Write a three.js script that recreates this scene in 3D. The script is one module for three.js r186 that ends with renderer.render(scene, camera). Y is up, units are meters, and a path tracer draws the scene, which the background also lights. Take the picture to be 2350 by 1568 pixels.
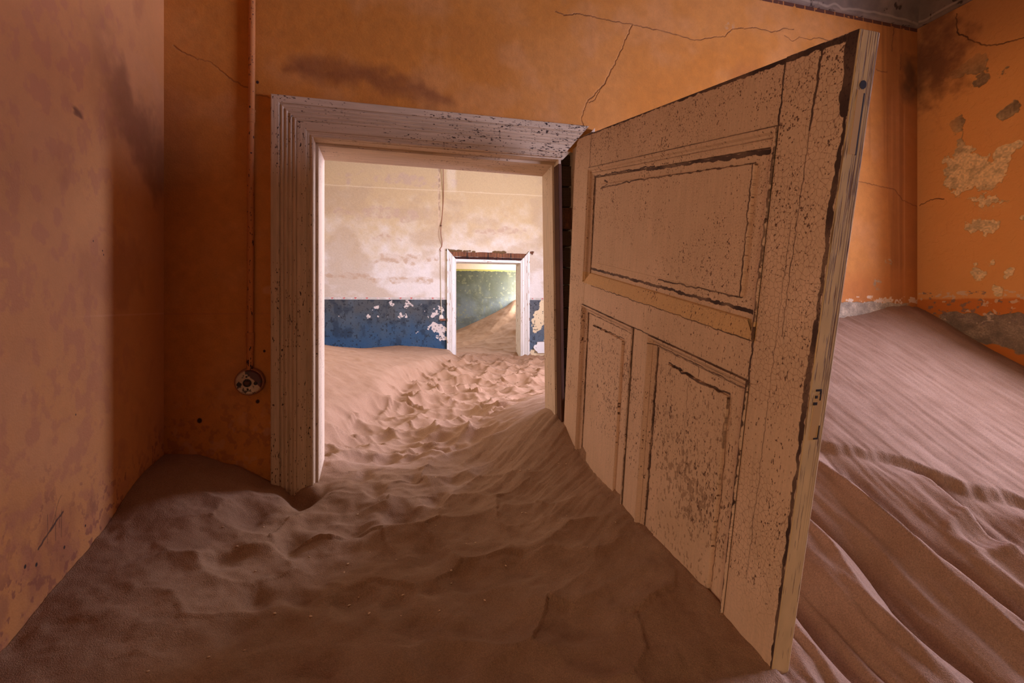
import * as THREE from 'three';
import { mergeGeometries } from 'three/addons/utils/BufferGeometryUtils.js';
import { RoundedBoxGeometry } from 'three/addons/geometries/RoundedBoxGeometry.js';
import { RectAreaLightUniformsLib } from 'three/addons/lights/RectAreaLightUniformsLib.js';

// ------------------------------------------------------------------ camera, sky, lights, exposure
const scene = new THREE.Scene();
const renderer = new THREE.WebGLRenderer({ antialias: true });
renderer.toneMapping = THREE.LinearToneMapping;
renderer.toneMappingExposure = 0.88;
renderer.shadowMap.enabled = true;
RectAreaLightUniformsLib.init();

const camera = new THREE.PerspectiveCamera(2 * Math.atan(784 / 1080) * 180 / Math.PI, 2350 / 1568, 0.05, 200);
camera.setViewOffset(2350, 1568, 0, 84, 2350, 1568);          // a lens shifted down, so that the walls stay upright
const YAW = 15.13 * Math.PI / 180;
camera.position.set(0, 1.5, 1.8);
camera.lookAt(Math.sin(YAW), 1.5, 1.8 - Math.cos(YAW));

scene.background = new THREE.Color(0.50, 0.66, 0.95);          // pale desert sky seen only through the window openings

function daylight(name, color, intensity, w, h, at, to) {     // daylight that fills a window opening
  const l = new THREE.RectAreaLight(color, intensity, w, h);
  l.name = name; l.position.set(...at); l.lookAt(...to); scene.add(l);
  return l;
}
const COOL = new THREE.Color(0.84, 0.86, 1.16), SHADE = new THREE.Color(0.80, 0.80, 1.24), ROOF = new THREE.Color(1.0, 0.86, 0.66), WARM = new THREE.Color(1.0, 0.76, 0.50), NEUTRAL = new THREE.Color(0.96, 0.95, 1.02);
daylight('window_daylight', SHADE, 36, 1.05, 1.0, [2.96, 1.98, 1.26], [0, 1.98, 1.26]);
daylight('window_daylight', COOL, 84, 0.5, 1.0, [3.25, 2.7, -2.38], [0, 2.7, -2.38]);
daylight('window_daylight', SHADE, 105, 0.5, 1.3, [3.25, 2.0, -0.58], [0, 2.0, -0.58]);
daylight('window_daylight', WARM, 5.5, 1.0, 1.1, [-1.36, 1.9, -1.9], [2, 1.9, -1.9]);
daylight('roof_hole_daylight', ROOF, 6.2, 1.0, 1.4, [0.75, 3.52, -1.9], [0.75, 0, -1.901]);   // where the roof of the blue room has fallen in
daylight('window_daylight', NEUTRAL, 150, 0.42, 0.46, [2.83, 1.82, -6.5], [0, 1.82, -6.5]);
daylight('window_daylight', NEUTRAL, 5, 0.6, 0.8, [2.83, 2.3, -5.2], [0, 2.3, -5.2]);
daylight('window_daylight', WARM, 12, 1.4, 0.4, [-0.75, 1.1, 2.95], [2, 1.1, 2.95]);

// ------------------------------------------------------------------ noise and small helpers
const { PI, sin, cos, abs, min, max, floor, sqrt, hypot, exp, pow } = Math;
const clamp = (x, a = 0, b = 1) => x < a ? a : x > b ? b : x;
const lerp = (a, b, t) => a + (b - a) * t;
const sstep = (a, b, x) => { const t = clamp((x - a) / (b - a)); return t * t * (3 - 2 * t); };
const hash = (ix, iy, s = 0) => { let h = Math.imul(ix, 374761393) ^ Math.imul(iy, 668265263) ^ Math.imul(s + 17, 2147483629); h = Math.imul(h ^ (h >>> 13), 1274126177); h = Math.imul(h ^ (h >>> 16), 2246822519); return ((h ^ (h >>> 15)) >>> 0) / 4294967296; };
function vnoise(x, y, s = 0) {                                // 0..1
  const ix = floor(x), iy = floor(y), fx = x - ix, fy = y - iy, u = fx * fx * (3 - 2 * fx), v = fy * fy * (3 - 2 * fy);
  const a = hash(ix, iy, s), b = hash(ix + 1, iy, s), c = hash(ix, iy + 1, s), d = hash(ix + 1, iy + 1, s);
  return a + (b - a) * u + (c - a) * v + (a - b - c + d) * u * v;
}
function fbm(x, y, oct = 4, s = 0) { let a = 0.5, t = 0, n = 0; for (let i = 0; i < oct; i++) { t += a * vnoise(x, y, s + i); n += a; x = x * 2.03 + 7.1; y = y * 2.03 + 3.7; a *= 0.5; } return t / n; }
function worley(x, y, s = 0) {                                 // [F1, F2, id]
  const ix = floor(x), iy = floor(y); let f1 = 9, f2 = 9, id = 0;
  for (let j = -1; j < 2; j++) for (let i = -1; i < 2; i++) {
    const cx = ix + i, cy = iy + j, px = cx + hash(cx, cy, s), py = cy + hash(cx, cy, s + 5), d = hypot(px - x, py - y);
    if (d < f1) { f2 = f1; f1 = d; id = hash(cx, cy, s + 9); } else if (d < f2) f2 = d;
  }
  return [f1, f2, id];
}
let seed = 7; const rnd = () => { seed = (seed * 1664525 + 1013904223) >>> 0; return seed / 4294967296; };
const mix3 = (a, b, t) => [a[0] + (b[0] - a[0]) * t, a[1] + (b[1] - a[1]) * t, a[2] + (b[2] - a[2]) * t];

// distance from a point to a polyline of [x, y] pairs
function lineDist(pts, x, y) {
  let best = 1e9;
  for (let i = 0; i + 1 < pts.length; i++) {
    const [ax, ay] = pts[i], [bx, by] = pts[i + 1], dx = bx - ax, dy = by - ay, t = clamp(((x - ax) * dx + (y - ay) * dy) / (dx * dx + dy * dy));
    best = min(best, hypot(x - ax - t * dx, y - ay - t * dy));
  }
  return best;
}
function inside(poly, x, y) { let c = false; for (let i = 0, j = poly.length - 1; i < poly.length; j = i++) { const [xi, yi] = poly[i], [xj, yj] = poly[j]; if ((yi > y) !== (yj > y) && x < (xj - xi) * (y - yi) / (yj - yi) + xi) c = !c; } return c; }
const polySigned = (poly, x, y) => { const d = lineDist([...poly, poly[0]], x, y); return inside(poly, x, y) ? d : -d; };
// a mask that holds a wandering crack, drawn once so that lookups are quick
function crackMask(W, H, u0, v0, uw, vh, cracks) {
  const m = new Float32Array(W * H), k = W / uw;
  const dot = (u, v, r, a) => {
    const cx = (u - u0) * k, cy = (v - v0) * H / vh, R = r * k;
    for (let y = max(0, floor(cy - R - 1)); y <= min(H - 1, cy + R + 1); y++) for (let x = max(0, floor(cx - R - 1)); x <= min(W - 1, cx + R + 1); x++) {
      const t = a * clamp(1 - (hypot(x - cx, y - cy) - R) , 0, 1); if (t > m[y * W + x]) m[y * W + x] = t;
    }
  };
  cracks.forEach(({ pts, w = 0.0022, rough = 0.006, a = 1 }, n) => {
    for (let i = 0; i + 1 < pts.length; i++) {
      const [ax, ay] = pts[i], [bx, by] = pts[i + 1], L = hypot(bx - ax, by - ay), steps = max(2, Math.ceil(L / 0.0007));
      for (let s = 0; s < steps; s++) {
        const t = s / steps, e = sin(t * PI), px = lerp(ax, bx, t), py = lerp(ay, by, t);
        const j = (fbm(px * 60, py * 60 + n * 9, 3, 40) - 0.5) * 2 * rough * min(1, e * 3), g = (fbm(px * 60 + 50, py * 60, 3, 41) - 0.5) * 2 * rough * min(1, e * 3);
        dot(px + j, py + g, w * 0.42 * (0.3 + 1.2 * fbm(px * 90, py * 90, 3, 43)), a * (0.5 + 0.5 * vnoise(px * 25, py * 25, 44)));
      }
    }
  });
  return m;
}

// A texture pair: fn(u, v, i) -> [r, g, b, height] in 0..255 sRGB and 0..1, over u0..u0+uw, v0..v0+vh metres
function surface(W, H, u0, v0, uw, vh, fn, wrap = THREE.MirroredRepeatWrapping) {
  const c = new Uint8Array(W * H * 4), b = new Uint8Array(W * H);
  for (let y = 0, i = 0; y < H; y++) for (let x = 0; x < W; x++, i++) {
    const p = fn(u0 + (x + 0.5) / W * uw, v0 + (y + 0.5) / H * vh, i);
    c[i * 4] = clamp(p[0], 0, 255); c[i * 4 + 1] = clamp(p[1], 0, 255); c[i * 4 + 2] = clamp(p[2], 0, 255); c[i * 4 + 3] = 255; b[i] = clamp(p[3]) * 255;
  }
  const set = (t) => { t.wrapS = t.wrapT = wrap; t.magFilter = THREE.LinearFilter; t.repeat.set(1 / uw, 1 / vh); t.offset.set(-u0 / uw, -v0 / vh); t.needsUpdate = true; return t; };
  const map = set(new THREE.DataTexture(c, W, H, THREE.RGBAFormat)); map.colorSpace = THREE.SRGBColorSpace;
  return { map, bumpMap: set(new THREE.DataTexture(b, W, H, THREE.RedFormat)) };
}
const mat = (tex, bumpScale, roughness = 0.95, extra = {}) => new THREE.MeshStandardMaterial({ ...tex, bumpScale, roughness, ...extra });
const plain = (hex, roughness = 0.9) => new THREE.MeshStandardMaterial({ color: hex, roughness });

// ------------------------------------------------------------------ naming
const used = new Map();
const numbered = (n) => { const k = used.get(n) ?? 0; used.set(n, k + 1); return k ? n + '_' + String(k).padStart(3, '0') : n; };
function tag(o, label, category, { kind, group } = {}) { Object.assign(o.userData, { label, category }); if (kind) o.userData.kind = kind; if (group) o.userData.group = group; return o; }
function obj(name, geometry, material, parent = scene) {
  const m = new THREE.Mesh(geometry, material); m.name = parent === scene ? numbered(name) : name; m.castShadow = m.receiveShadow = true; parent.add(m); return m;
}
function thing(name, at = [0, 0, 0]) { const g = new THREE.Group(); g.name = numbered(name); g.position.set(...at); scene.add(g); return g; }
const partNames = new WeakMap();
function part(name, geometry, material, parent) {
  const m = partNames.get(parent) ?? new Map(); partNames.set(parent, m); const k = m.get(name) ?? 0; m.set(name, k + 1);
  return obj(k ? name + '_' + String(k).padStart(3, '0') : name, geometry, material, parent);
}
const box = (w, h, d, x, y, z, r = 0) => { const g = r ? new RoundedBoxGeometry(w, h, d, 2, r) : new THREE.BoxGeometry(w, h, d); g.translate(x, y, z); return g; };
const plainGeo = (g) => { const n = g.index ? g.toNonIndexed() : g.clone(); n.clearGroups(); for (const k of Object.keys(n.attributes)) if (!['position', 'normal', 'uv'].includes(k)) n.deleteAttribute(k); return n; };
const merged = (list) => mergeGeometries(list.map(plainGeo));

// ------------------------------------------------------------------ plaster textures
const XL = -0.704, XR = 2.655;
function orangePlaster(u, v, s) {                              // mottled limewash: [rgb, height]
  const n1 = fbm(u * 1.3, v * 1.3, 4, s), n2 = fbm(u * 6, v * 6, 4, s + 11), n3 = fbm(u * 40, v * 40, 3, s + 23), grain = vnoise(u * 420, v * 420, s + 3);
  let c = mix3([204, 134, 60], [196, 122, 40], sstep(0.35, 0.65, n1));
  c = mix3(c, [208, 146, 94], 0.4 * sstep(0.5, 0.75, n2));
  c = mix3(c, [164, 98, 48], 0.4 * sstep(0.55, 0.8, fbm(u * 3 + 9, v * 2, 4, s + 31)));
  const k = 0.93 + 0.1 * n3 + 0.05 * grain;
  return [[c[0] * k, c[1] * k, c[2] * k], 0.5 + 0.25 * (n2 - 0.5) + 0.2 * (n3 - 0.5) + 0.06 * grain];
}
const GREY = (u, v, s) => { const g = vnoise(u * 260, v * 260, s), h = fbm(u * 30, v * 30, 3, s), k = 0.72 + 0.4 * g * h + 0.25 * h; return [[176 * k, 154 * k, 124 * k], 0.25 + 0.22 * g + 0.15 * h]; };

const backTex = (() => {
  const W = 2048, H = 1460, u0 = -0.72, v0 = 0.7, uw = 3.38, vh = 2.41;
  const cracks = crackMask(W, H, u0, v0, uw, vh, [
    { pts: [[0.668, 2.692], [0.704, 2.683], [0.748, 2.696], [0.8, 2.698], [0.875, 2.696], [0.913, 2.694], [1.15, 2.69], [1.32, 2.672], [1.451, 2.707], [1.484, 2.714], [1.521, 2.753], [1.58, 2.766], [1.645, 2.777], [1.741, 2.771], [1.812, 2.8], [1.866, 2.802]], w: 0.0034 },
    { pts: [[1.015, 2.691], [0.952, 2.555], [0.913, 2.479], [0.883, 2.42], [0.852, 2.388], [0.811, 2.349], [0.796, 2.306], [0.783, 2.277], [0.788, 2.239], [0.756, 2.233], [0.731, 2.228]], w: 0.004 },
    { pts: [[0.864, 2.395], [0.838, 2.352], [0.812, 2.34]], w: 0.002 },
    { pts: [[1.812, 2.765], [1.857, 2.746], [1.903, 2.771], [1.958, 2.768], [2.014, 2.787], [2.071, 2.781]], w: 0.003 },
    { pts: [[-0.677, 2.36], [-0.643, 2.339], [-0.609, 2.322], [-0.574, 2.321], [-0.534, 2.292], [-0.499, 2.263], [-0.473, 2.252], [-0.45, 2.249]], w: 0.003, a: 0.8 },
    { pts: [[-0.43, 2.225], [-0.401, 2.224], [-0.374, 2.217], [-0.332, 2.218], [-0.28, 2.222]], w: 0.0035 },
    { pts: [[2.522, 3.06], [2.501, 2.931], [2.48, 2.786]], w: 0.005 }, { pts: [[2.543, 2.779], [2.538, 2.698]], w: 0.004 }, { pts: [[2.377, 2.681], [2.41, 2.672], [2.449, 2.679]], w: 0.004 },
    { pts: [[2.2, 2.11], [2.271, 2.109], [2.367, 2.1], [2.501, 2.085], [2.554, 2.033], [2.661, 2.007]], w: 0.003 },
  ]);
  const stain = [[-0.30, 2.369], [-0.117, 2.375], [0, 2.361], [0.183, 2.322], [0.26, 2.275], [0.165, 2.263], [0, 2.281], [-0.117, 2.31], [-0.252, 2.305], [-0.323, 2.33]];
  return surface(W, H, u0, v0, uw, vh, (u, v, i) => {
    let [c, h] = orangePlaster(u, v, 1);
    const wob = (fbm(u * 18, v * 18, 4, 71) - 0.5);
    // sooty smear over the doorway
    if (v > 2.15 && v < 2.5 && u > -0.5 && u < 0.5) { const d = polySigned(stain, u + wob * 0.10, v + wob * 0.05); c = mix3(c, [112, 60, 24], 0.6 * sstep(-0.035, 0.03, d) * (0.55 + 0.7 * fbm(u * 14, v * 40, 4, 77))); }
    // damp dark brown corner on the right
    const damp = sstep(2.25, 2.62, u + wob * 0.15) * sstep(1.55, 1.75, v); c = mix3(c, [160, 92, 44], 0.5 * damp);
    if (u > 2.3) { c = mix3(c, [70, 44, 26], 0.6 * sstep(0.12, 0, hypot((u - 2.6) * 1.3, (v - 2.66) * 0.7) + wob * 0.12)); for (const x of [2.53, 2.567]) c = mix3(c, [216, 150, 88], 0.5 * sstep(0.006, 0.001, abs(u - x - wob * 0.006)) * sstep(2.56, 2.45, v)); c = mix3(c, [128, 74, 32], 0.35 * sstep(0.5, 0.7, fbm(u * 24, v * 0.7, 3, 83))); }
    c = mix3(c, [188, 108, 46], 0.5 * sstep(1.72, 1.6, v + wob * 0.12) * sstep(1.9, 2.2, u));
    // dashed brown line under the cornice
    if (v > 2.908 && v < 2.926) c = mix3(c, [74, 36, 24], (((u * 16.5 + 0.2 * vnoise(u * 9, 1)) % 1 + 1) % 1 < 0.9 ? 0.85 : 0.2) * sstep(0, 0.12, fbm(u * 40, v * 90, 3, 87) - 0.22));
    // faint old line at dado height on the left
    c = mix3(c, [186, 118, 72], 0.35 * sstep(0.004, 0.001, abs(v - 1.47)) * sstep(0.2, -0.3, u));
    c = mix3(c, [150, 88, 60], 0.4 * sstep(0.54, 0.66, fbm(u * 55, v * 45, 4, 92)) * sstep(1.3, 1.05, v) * sstep(0, -0.3, u));
    // scuffs low on the left, small knocks
    c = mix3(c, [210, 160, 130], 0.3 * sstep(0.62, 0.72, fbm(u * 30, v * 30 + 4, 4, 91)) * sstep(1.35, 1.0, v));
    for (const [x, y, r] of [[-0.403, 1.34, 0.006], [-0.424, 1.166, 0.008], [-0.6, 1.111, 0.009], [-0.425, 2.27, 0.006]]) c = mix3(c, [56, 30, 18], sstep(r, r * 0.5, hypot((u - x) * 1.2, v - y) + wob * r));
    for (const [x, y, r] of [[-0.395, 1.06, 0.018], [-0.383, 1.09, 0.01], [-0.39, 1.55, 0.02]]) c = mix3(c, [222, 176, 146], 0.4 * sstep(r, r * 0.4, hypot(u - x, v - y) + wob * r * 1.5));
    // where the skin of the plaster has come away: above the sand on the right
    const edge = 1.515 + 0.012 * (fbm(u * 40, 3, 4, 93) - 0.5) + 0.02 * wob, bare = u > 1.9 ? sstep(0, 0.004, edge - v) * sstep(2.62, 2.56, u + wob * 0.1) : 0;
    if (bare > 0) { const [g, gh] = GREY(u, v, 95); c = mix3(c, g, bare); h = lerp(h, gh * 0.6, bare); }
    if (u > 1.9 && abs(v - edge - 0.012) < 0.016) c = mix3(c, [226, 206, 176], 0.8 * sstep(0.5, 0.62, fbm(u * 46, v * 46, 4, 97)));
    for (const [x, y, r] of [[2.383, 1.607, 0.04], [2.463, 1.717, 0.022]]) { const d = sstep(r, r * 0.6, hypot((u - x) * 0.8, v - y) + wob * r * 2.2); if (d > 0) { c = mix3(c, GREY(u, v, 96)[0], 0.75 * d * sstep(0.4, 0.55, fbm(u * 60, v * 60, 3, 99))); } }
    if (abs(u - 1.505) < 0.05 && abs(v - 2.755) < 0.04) c = mix3(c, [196, 150, 110], 0.6 * sstep(0.55, 0.65, fbm(u * 80, v * 80, 3, 98)) * sstep(0.035, 0.02, hypot(u - 1.51, v - 2.76)));
    const k = cracks[i]; c = mix3(c, [92, 52, 28], 0.5 * k); h -= 0.4 * k;
    return [c[0], c[1], c[2], h];
  });
})();
const rightTex = (() => {
  const W = 2048, H = 1144, u0 = 0, v0 = 0.9, uw = 3.9, vh = 2.18;
  const cracks = crackMask(W, H, u0, v0, uw, vh, [{ pts: [[0.172, 2.9], [0.172, 2.855], [0.175, 2.809], [0.243, 2.727], [0.29, 2.684], [0.335, 2.667], [0.415, 2.651], [0.6, 2.62]], w: 0.0032 }, { pts: [[0.01, 2.01], [0.06, 2.03], [0.12, 2.02]], w: 0.002 }]);
  const peels = [[[0.11, 2.238], [0.16, 2.2], [0.194, 2.323], [0.231, 2.201], [0.313, 2.148], [0.389, 2.207], [0.368, 2.076], [0.302, 2.016], [0.24, 2.055], [0.181, 2.03], [0.143, 2.046], [0.103, 2.155]],
    [[0.213, 2.0], [0.279, 2.002], [0.379, 1.958], [0.29, 1.95]], [[0.213, 1.897], [0.29, 1.9], [0.335, 1.869], [0.324, 1.836], [0.284, 1.814], [0.237, 1.849]],
    [[0.55, 2.3], [0.72, 2.36], [0.8, 2.1], [0.62, 2.02]]];
  const spots = [[0.251, 1.645, 0.028], [0.312, 1.688, 0.02], [0.376, 1.652, 0.017], [0.344, 1.553, 0.022], [0.325, 1.575, 0.012], [0.25, 1.69, 0.012], [0.36, 1.625, 0.008], [0.43, 1.69, 0.016], [0.415, 1.875, 0.009], [0.29, 2.62, 0.007]];
  return surface(W, H, u0, v0, uw, vh, (u, v, i) => {
    let [c, h] = orangePlaster(u + 5, v, 2);
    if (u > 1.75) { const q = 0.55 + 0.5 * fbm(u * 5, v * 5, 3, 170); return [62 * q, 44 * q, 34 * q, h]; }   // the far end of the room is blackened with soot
    c = mix3(c, [236, 172, 94], 0.85);
    const wob = fbm(u * 22, v * 22, 4, 171) - 0.5, fine = fbm(u * 70, v * 70, 3, 172) - 0.5;
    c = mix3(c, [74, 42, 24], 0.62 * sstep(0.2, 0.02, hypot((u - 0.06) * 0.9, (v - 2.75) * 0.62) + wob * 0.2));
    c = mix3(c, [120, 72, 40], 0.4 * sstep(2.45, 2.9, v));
    let m = 0;
    for (const p of peels) m = max(m, sstep(-0.002, 0.003, polySigned(p, u + wob * 0.09 + fine * 0.02, v + fine * 0.05 + wob * 0.03)));
    for (const [x, y, r] of spots) m = max(m, sstep(r, r * 0.75, hypot(u - x, v - y) + wob * r * 2.4 + fine * r));
    const rag = sstep(0.63, 0.66, fbm(u * 11, v * 11, 5, 173)) * sstep(0.24, 0.12, abs(u - 0.34)) * sstep(1.9, 2.1, v) * sstep(2.75, 2.5, v);
    m = max(m, rag);
    if (m > 0) { const gl = sstep(2.18, 2.42, v + wob * 0.2); const g = mix3([236, 206, 144], [150, 124, 84], gl), k = 0.9 + 0.2 * vnoise(u * 160, v * 160, 174) - 0.12 * sstep(0.5, 0.7, fbm(u * 30, v * 30, 3, 175)); c = mix3(c, [g[0] * k, g[1] * k, g[2] * k], m); h -= 0.3 * m; }
    // darker orange strip and bare grey undercoat near the sand
    const edge = 1.535 + 0.006 * fine + 0.01 * wob; c = mix3(c, [204, 112, 36], 0.8 * sstep(0, 0.012, edge - v));
    const e2 = 1.462 + 0.02 * (vnoise(u * 40, 2) - 0.5) + 0.03 * wob, lower = 1.40 - 0.28 * u + 0.03 * wob;
    const bare = sstep(0, 0.004, e2 - v) * sstep(0, 0.006, v - lower) * sstep(0.06, 0.12, u + wob * 0.08);
    if (bare > 0) { const [g, gh] = GREY(u, v, 177); const k = 0.85; c = mix3(c, [g[0] * k, g[1] * k, g[2] * k], bare); h = lerp(h, gh * 0.7, bare); }
    if (abs(v - edge) < 0.03 || (abs(v - e2) < 0.05 && u > 0.02)) { const f = sstep(0.6, 0.66, fbm(u * 50, v * 70, 4, 178)); c = mix3(c, fbm(u * 20, v * 20, 2, 6) > 0.5 ? [220, 196, 160] : [130, 112, 98], 0.75 * f); }
    const k = cracks[i]; c = mix3(c, [58, 28, 14], 0.8 * k); h -= 0.4 * k + 0.1 * sstep(0.6, 0.7, fbm(u * 34, v * 34, 4, 181));
    return [c[0], c[1], c[2], h];
  });
})();
const leftTex = (() => {                                       // u is -z: the corner at u = 0, towards the camera u = -1
  const W = 900, H = 2000, u0 = -1.0, v0 = 0.75, uw = 1.0, vh = 2.22;
  const cracks = crackMask(W, H, u0, v0, uw, vh, [
    { pts: [[-0.584, 0.985], [-0.559, 1.0], [-0.529, 1.019], [-0.505, 1.03]], w: 0.0055, rough: 0.003 }, { pts: [[-0.545, 1.005], [-0.52, 1.06], [-0.511, 1.07]], w: 0.0016, rough: 0.002, a: 0.6 },
    ...[[-0.556, 1.045, 0.983], [-0.511, 1.036, 0.975], [-0.53, 1.04, 0.976], [-0.518, 1.03, 1.0]].map(([x, a, b]) => ({ pts: [[x, a], [x, b]], w: 0.0016, rough: 0.001, a: 0.5 })),
  ]);
  return surface(W, H, u0, v0, uw, vh, (u, v, i) => {
    let [c, h] = orangePlaster(u + 11, v, 3);
    c = mix3(c, [206, 142, 100], 0.5);
    const wob = fbm(u * 16, v * 16, 4, 271) - 0.5;
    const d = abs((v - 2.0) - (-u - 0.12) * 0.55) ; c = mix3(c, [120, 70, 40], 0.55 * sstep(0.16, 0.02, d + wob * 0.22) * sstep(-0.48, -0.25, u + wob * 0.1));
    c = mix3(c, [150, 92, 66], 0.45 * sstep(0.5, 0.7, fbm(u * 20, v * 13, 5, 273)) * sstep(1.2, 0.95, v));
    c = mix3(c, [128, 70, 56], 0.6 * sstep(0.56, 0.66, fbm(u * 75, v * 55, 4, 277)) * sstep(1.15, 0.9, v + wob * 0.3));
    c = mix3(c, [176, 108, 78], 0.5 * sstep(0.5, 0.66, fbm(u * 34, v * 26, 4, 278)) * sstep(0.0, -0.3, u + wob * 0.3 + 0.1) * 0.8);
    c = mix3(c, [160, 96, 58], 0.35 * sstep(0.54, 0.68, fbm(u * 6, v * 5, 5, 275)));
    c = mix3(c, [226, 168, 140], 0.3 * sstep(0.004, 0.001, abs(v - 1.472)) * sstep(-0.5, -0.3, u));
    c = mix3(c, [108, 64, 38], 0.8 * sstep(0.54, 0.66, fbm(u * 9, v * 26, 4, 276)) * sstep(0.03, 0.018, hypot((u + 0.46) * 0.8, v - 1.94) + wob * 0.02));
    for (const [x, y, r] of [[-0.621, 0.969, 0.0055], [-0.589, 0.956, 0.0055], [-0.5, 0.948, 0.005], [-0.422, 0.962, 0.004], [-0.459, 1.241, 0.003], [-0.39, 1.66, 0.003], [-0.345, 1.63, 0.003], [-0.35, 1.64, 0.003]]) c = mix3(c, [40, 22, 18], sstep(r, r * 0.5, hypot((u - x) * 1.3, v - y)));
    const k = cracks[i]; c = mix3(c, [44, 26, 22], 0.85 * k);
    return [c[0], c[1], c[2], h - 0.15 * k];
  });
})();
const farTex = (() => {                                        // the second room's far wall
  const W = 1400, H = 1240, u0 = -1.0, v0 = 0.7, uw = 3.3, vh = 2.9;
  return surface(W, H, u0, v0, uw, vh, (u, v) => {
    const wob = fbm(u * 9, v * 9, 5, 371) - 0.5, fine = fbm(u * 40, v * 40, 4, 373) - 0.5;
    let c, h = 0.5 + 0.3 * fine;
    const top = 1.567, band = 1.598;
    if (v > band) {
      c = mix3([216, 206, 194], [192, 164, 120], sstep(1.75, 3.0, v + wob * 0.8));
      c = mix3(c, [176, 150, 118], 0.5 * sstep(0.5, 0.66, fbm(u * 2.2, v * 3.2, 5, 375)));
      for (const [x, y, w, t] of [[0.05, 2.66, 0.55, 0.09], [0.12, 2.09, 0.5, 0.07], [-0.5, 1.86, 0.4, 0.04], [0.25, 1.82, 0.35, 0.05], [-0.45, 2.66, 0.22, 0.06], [0.0, 2.35, 0.16, 0.06], [1.5, 2.5, 0.4, 0.05], [0.2, 3.1, 0.7, 0.08]]) c = mix3(c, [184, 156, 128], 0.5 * sstep(1.0, 0.55, hypot((u - x) / w, (v - y) / t) + wob * 2.2) * (0.5 + 1.2 * sstep(0.35, 0.65, fbm(u * 20, v * 26, 3, 377))));
      c = mix3(c, [214, 192, 154], 0.55 * sstep(0.010, 0.004, abs(v - 2.99 - 0.012 * u + wob * 0.012)));
      c = mix3(c, [226, 212, 188], 0.4 * sstep(0.09, 0.04, abs(u - 0.85 - wob * 0.05)) * sstep(2.9, 3.1, v));
      c = mix3(c, [120, 92, 62], 0.75 * sstep(0.018, 0.006, abs(u - 0.69 - wob * 0.02)) * sstep(2.6, 2.75, v) * sstep(0.3, 0.55, fbm(u * 60, v * 30, 3, 379)));
      c = mix3(c, [206, 176, 148], 0.4 * sstep(0.02, 0.008, abs(u - 0.685 - wob * 0.02)) * sstep(2.3, 2.4, v));
    } else if (v > top) {
      c = [196, 184, 172];
      const p = ((u + 0.217) / 0.137 + 100) % 1, q = min(p, 1 - p) * 0.137;
      if (q < 0.018 && abs(v - 1.586) < 0.009 + 0.004 * fine) c = mix3(c, [190, 70, 62], 0.75 * sstep(0.018, 0.01, q + abs(v - 1.59) * 0.5));
      else if (abs(v - 1.582) < 0.005) c = mix3(c, [150, 160, 140], 0.4);
      c = mix3(c, [206, 196, 186], sstep(0.5, 0.66, fbm(u * 26, v * 26, 4, 381)));
    } else {
      const t = sstep(1.55, 0.95, v + wob * 0.3);
      c = mix3([76, 76, 74], [46, 76, 104], t);
      c = mix3(c, [80, 92, 100], 0.5 * sstep(0.5, 0.72, fbm(u * 5, v * 5, 5, 383)) * (1 - 0.6 * t));
      c = mix3(c, [30, 40, 52], 0.5 * sstep(0.52, 0.7, fbm(u * 12 + 5, v * 7, 5, 385)));
      c = mix3(c, [120, 120, 122], 0.5 * sstep(1.85, 1.95, u));
      let m = 0;
      for (const [x, y, r] of [[0.61, 1.375, 0.05], [0.7, 1.21, 0.075], [0.74, 1.14, 0.06], [0.62, 1.25, 0.035], [0.72, 1.45, 0.02], [0.72, 1.06, 0.02], [0.1, 1.51, 0.02], [0.3, 1.52, 0.03], [0.28, 1.51, 0.015], [-0.1, 1.48, 0.02], [0.16, 1.38, 0.025], [-0.55, 1.36, 0.02], [0.2, 1.35, 0.03], [0.03, 1.37, 0.02], [-0.08, 1.36, 0.018], [-0.2, 1.355, 0.018], [0.46, 1.51, 0.012], [0.55, 1.52, 0.012]]) m = max(m, sstep(r * 0.8, r * 0.5, hypot((u - x) * 0.8, v - y) + (wob * 3.5 + (fbm(u * 26, v * 26, 4, 387) - 0.5) * 5 + fine * 2) * r));
      if (u > 1.85) m = max(m, sstep(0.49, 0.53, fbm(u * 8, v * 6, 5, 389) + 0.25 * sstep(1.9, 2.15, u) * sstep(1.5, 1.3, v) - 0.12));
      c = mix3(c, u > 1.85 ? [222, 200, 160] : [206, 192, 180], m); h -= 0.35 * m;
      c = mix3(c, [24, 26, 30], 0.5 * sstep(0.66, 0.72, fbm(u * 44, v * 44, 3, 391)));
    }
    const k = 0.96 + 0.06 * vnoise(u * 150, v * 150, 393);
    return [c[0] * k, c[1] * k, c[2] * k, h];
  });
})();
const endTex = surface(800, 640, 0, 0.6, 3.2, 2.56, (u, v) => {                     // the third room: green dado, ochre line, cream above
  const wob = fbm(u * 6, v * 6, 5, 471) - 0.5, fine = fbm(u * 30, v * 30, 4, 473) - 0.5;
  let c = v > 2.168 ? [214, 190, 158] : v > 2.128 + 0.012 * vnoise(u * 40, 1) ? [160, 150, 70] : mix3([66, 67, 44], [92, 98, 98], sstep(2.0, 1.3, v + wob * 0.5));
  if (v < 2.13) { c = mix3(c, [98, 97, 68], 0.4 * sstep(0.52, 0.7, fbm(u * 7, v * 2.2, 5, 475))); c = mix3(c, [58, 60, 46], 0.4 * sstep(0.5, 0.7, fbm(u * 4, v * 5, 5, 477))); c = mix3(c, [120, 116, 80], 0.5 * sstep(0.66, 0.7, fbm(u * 22, v * 22, 4, 479))); }
  return [c[0], c[1], c[2], 0.5 + 0.3 * fine];
});
const PLASTER = { back: mat(backTex, 0.006, 0.9), right: mat(rightTex, 0.008, 0.9), left: mat(leftTex, 0.005, 0.85), far: mat(farTex, 0.006, 0.95), end: mat(endTex, 0.005, 0.75) };
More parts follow.
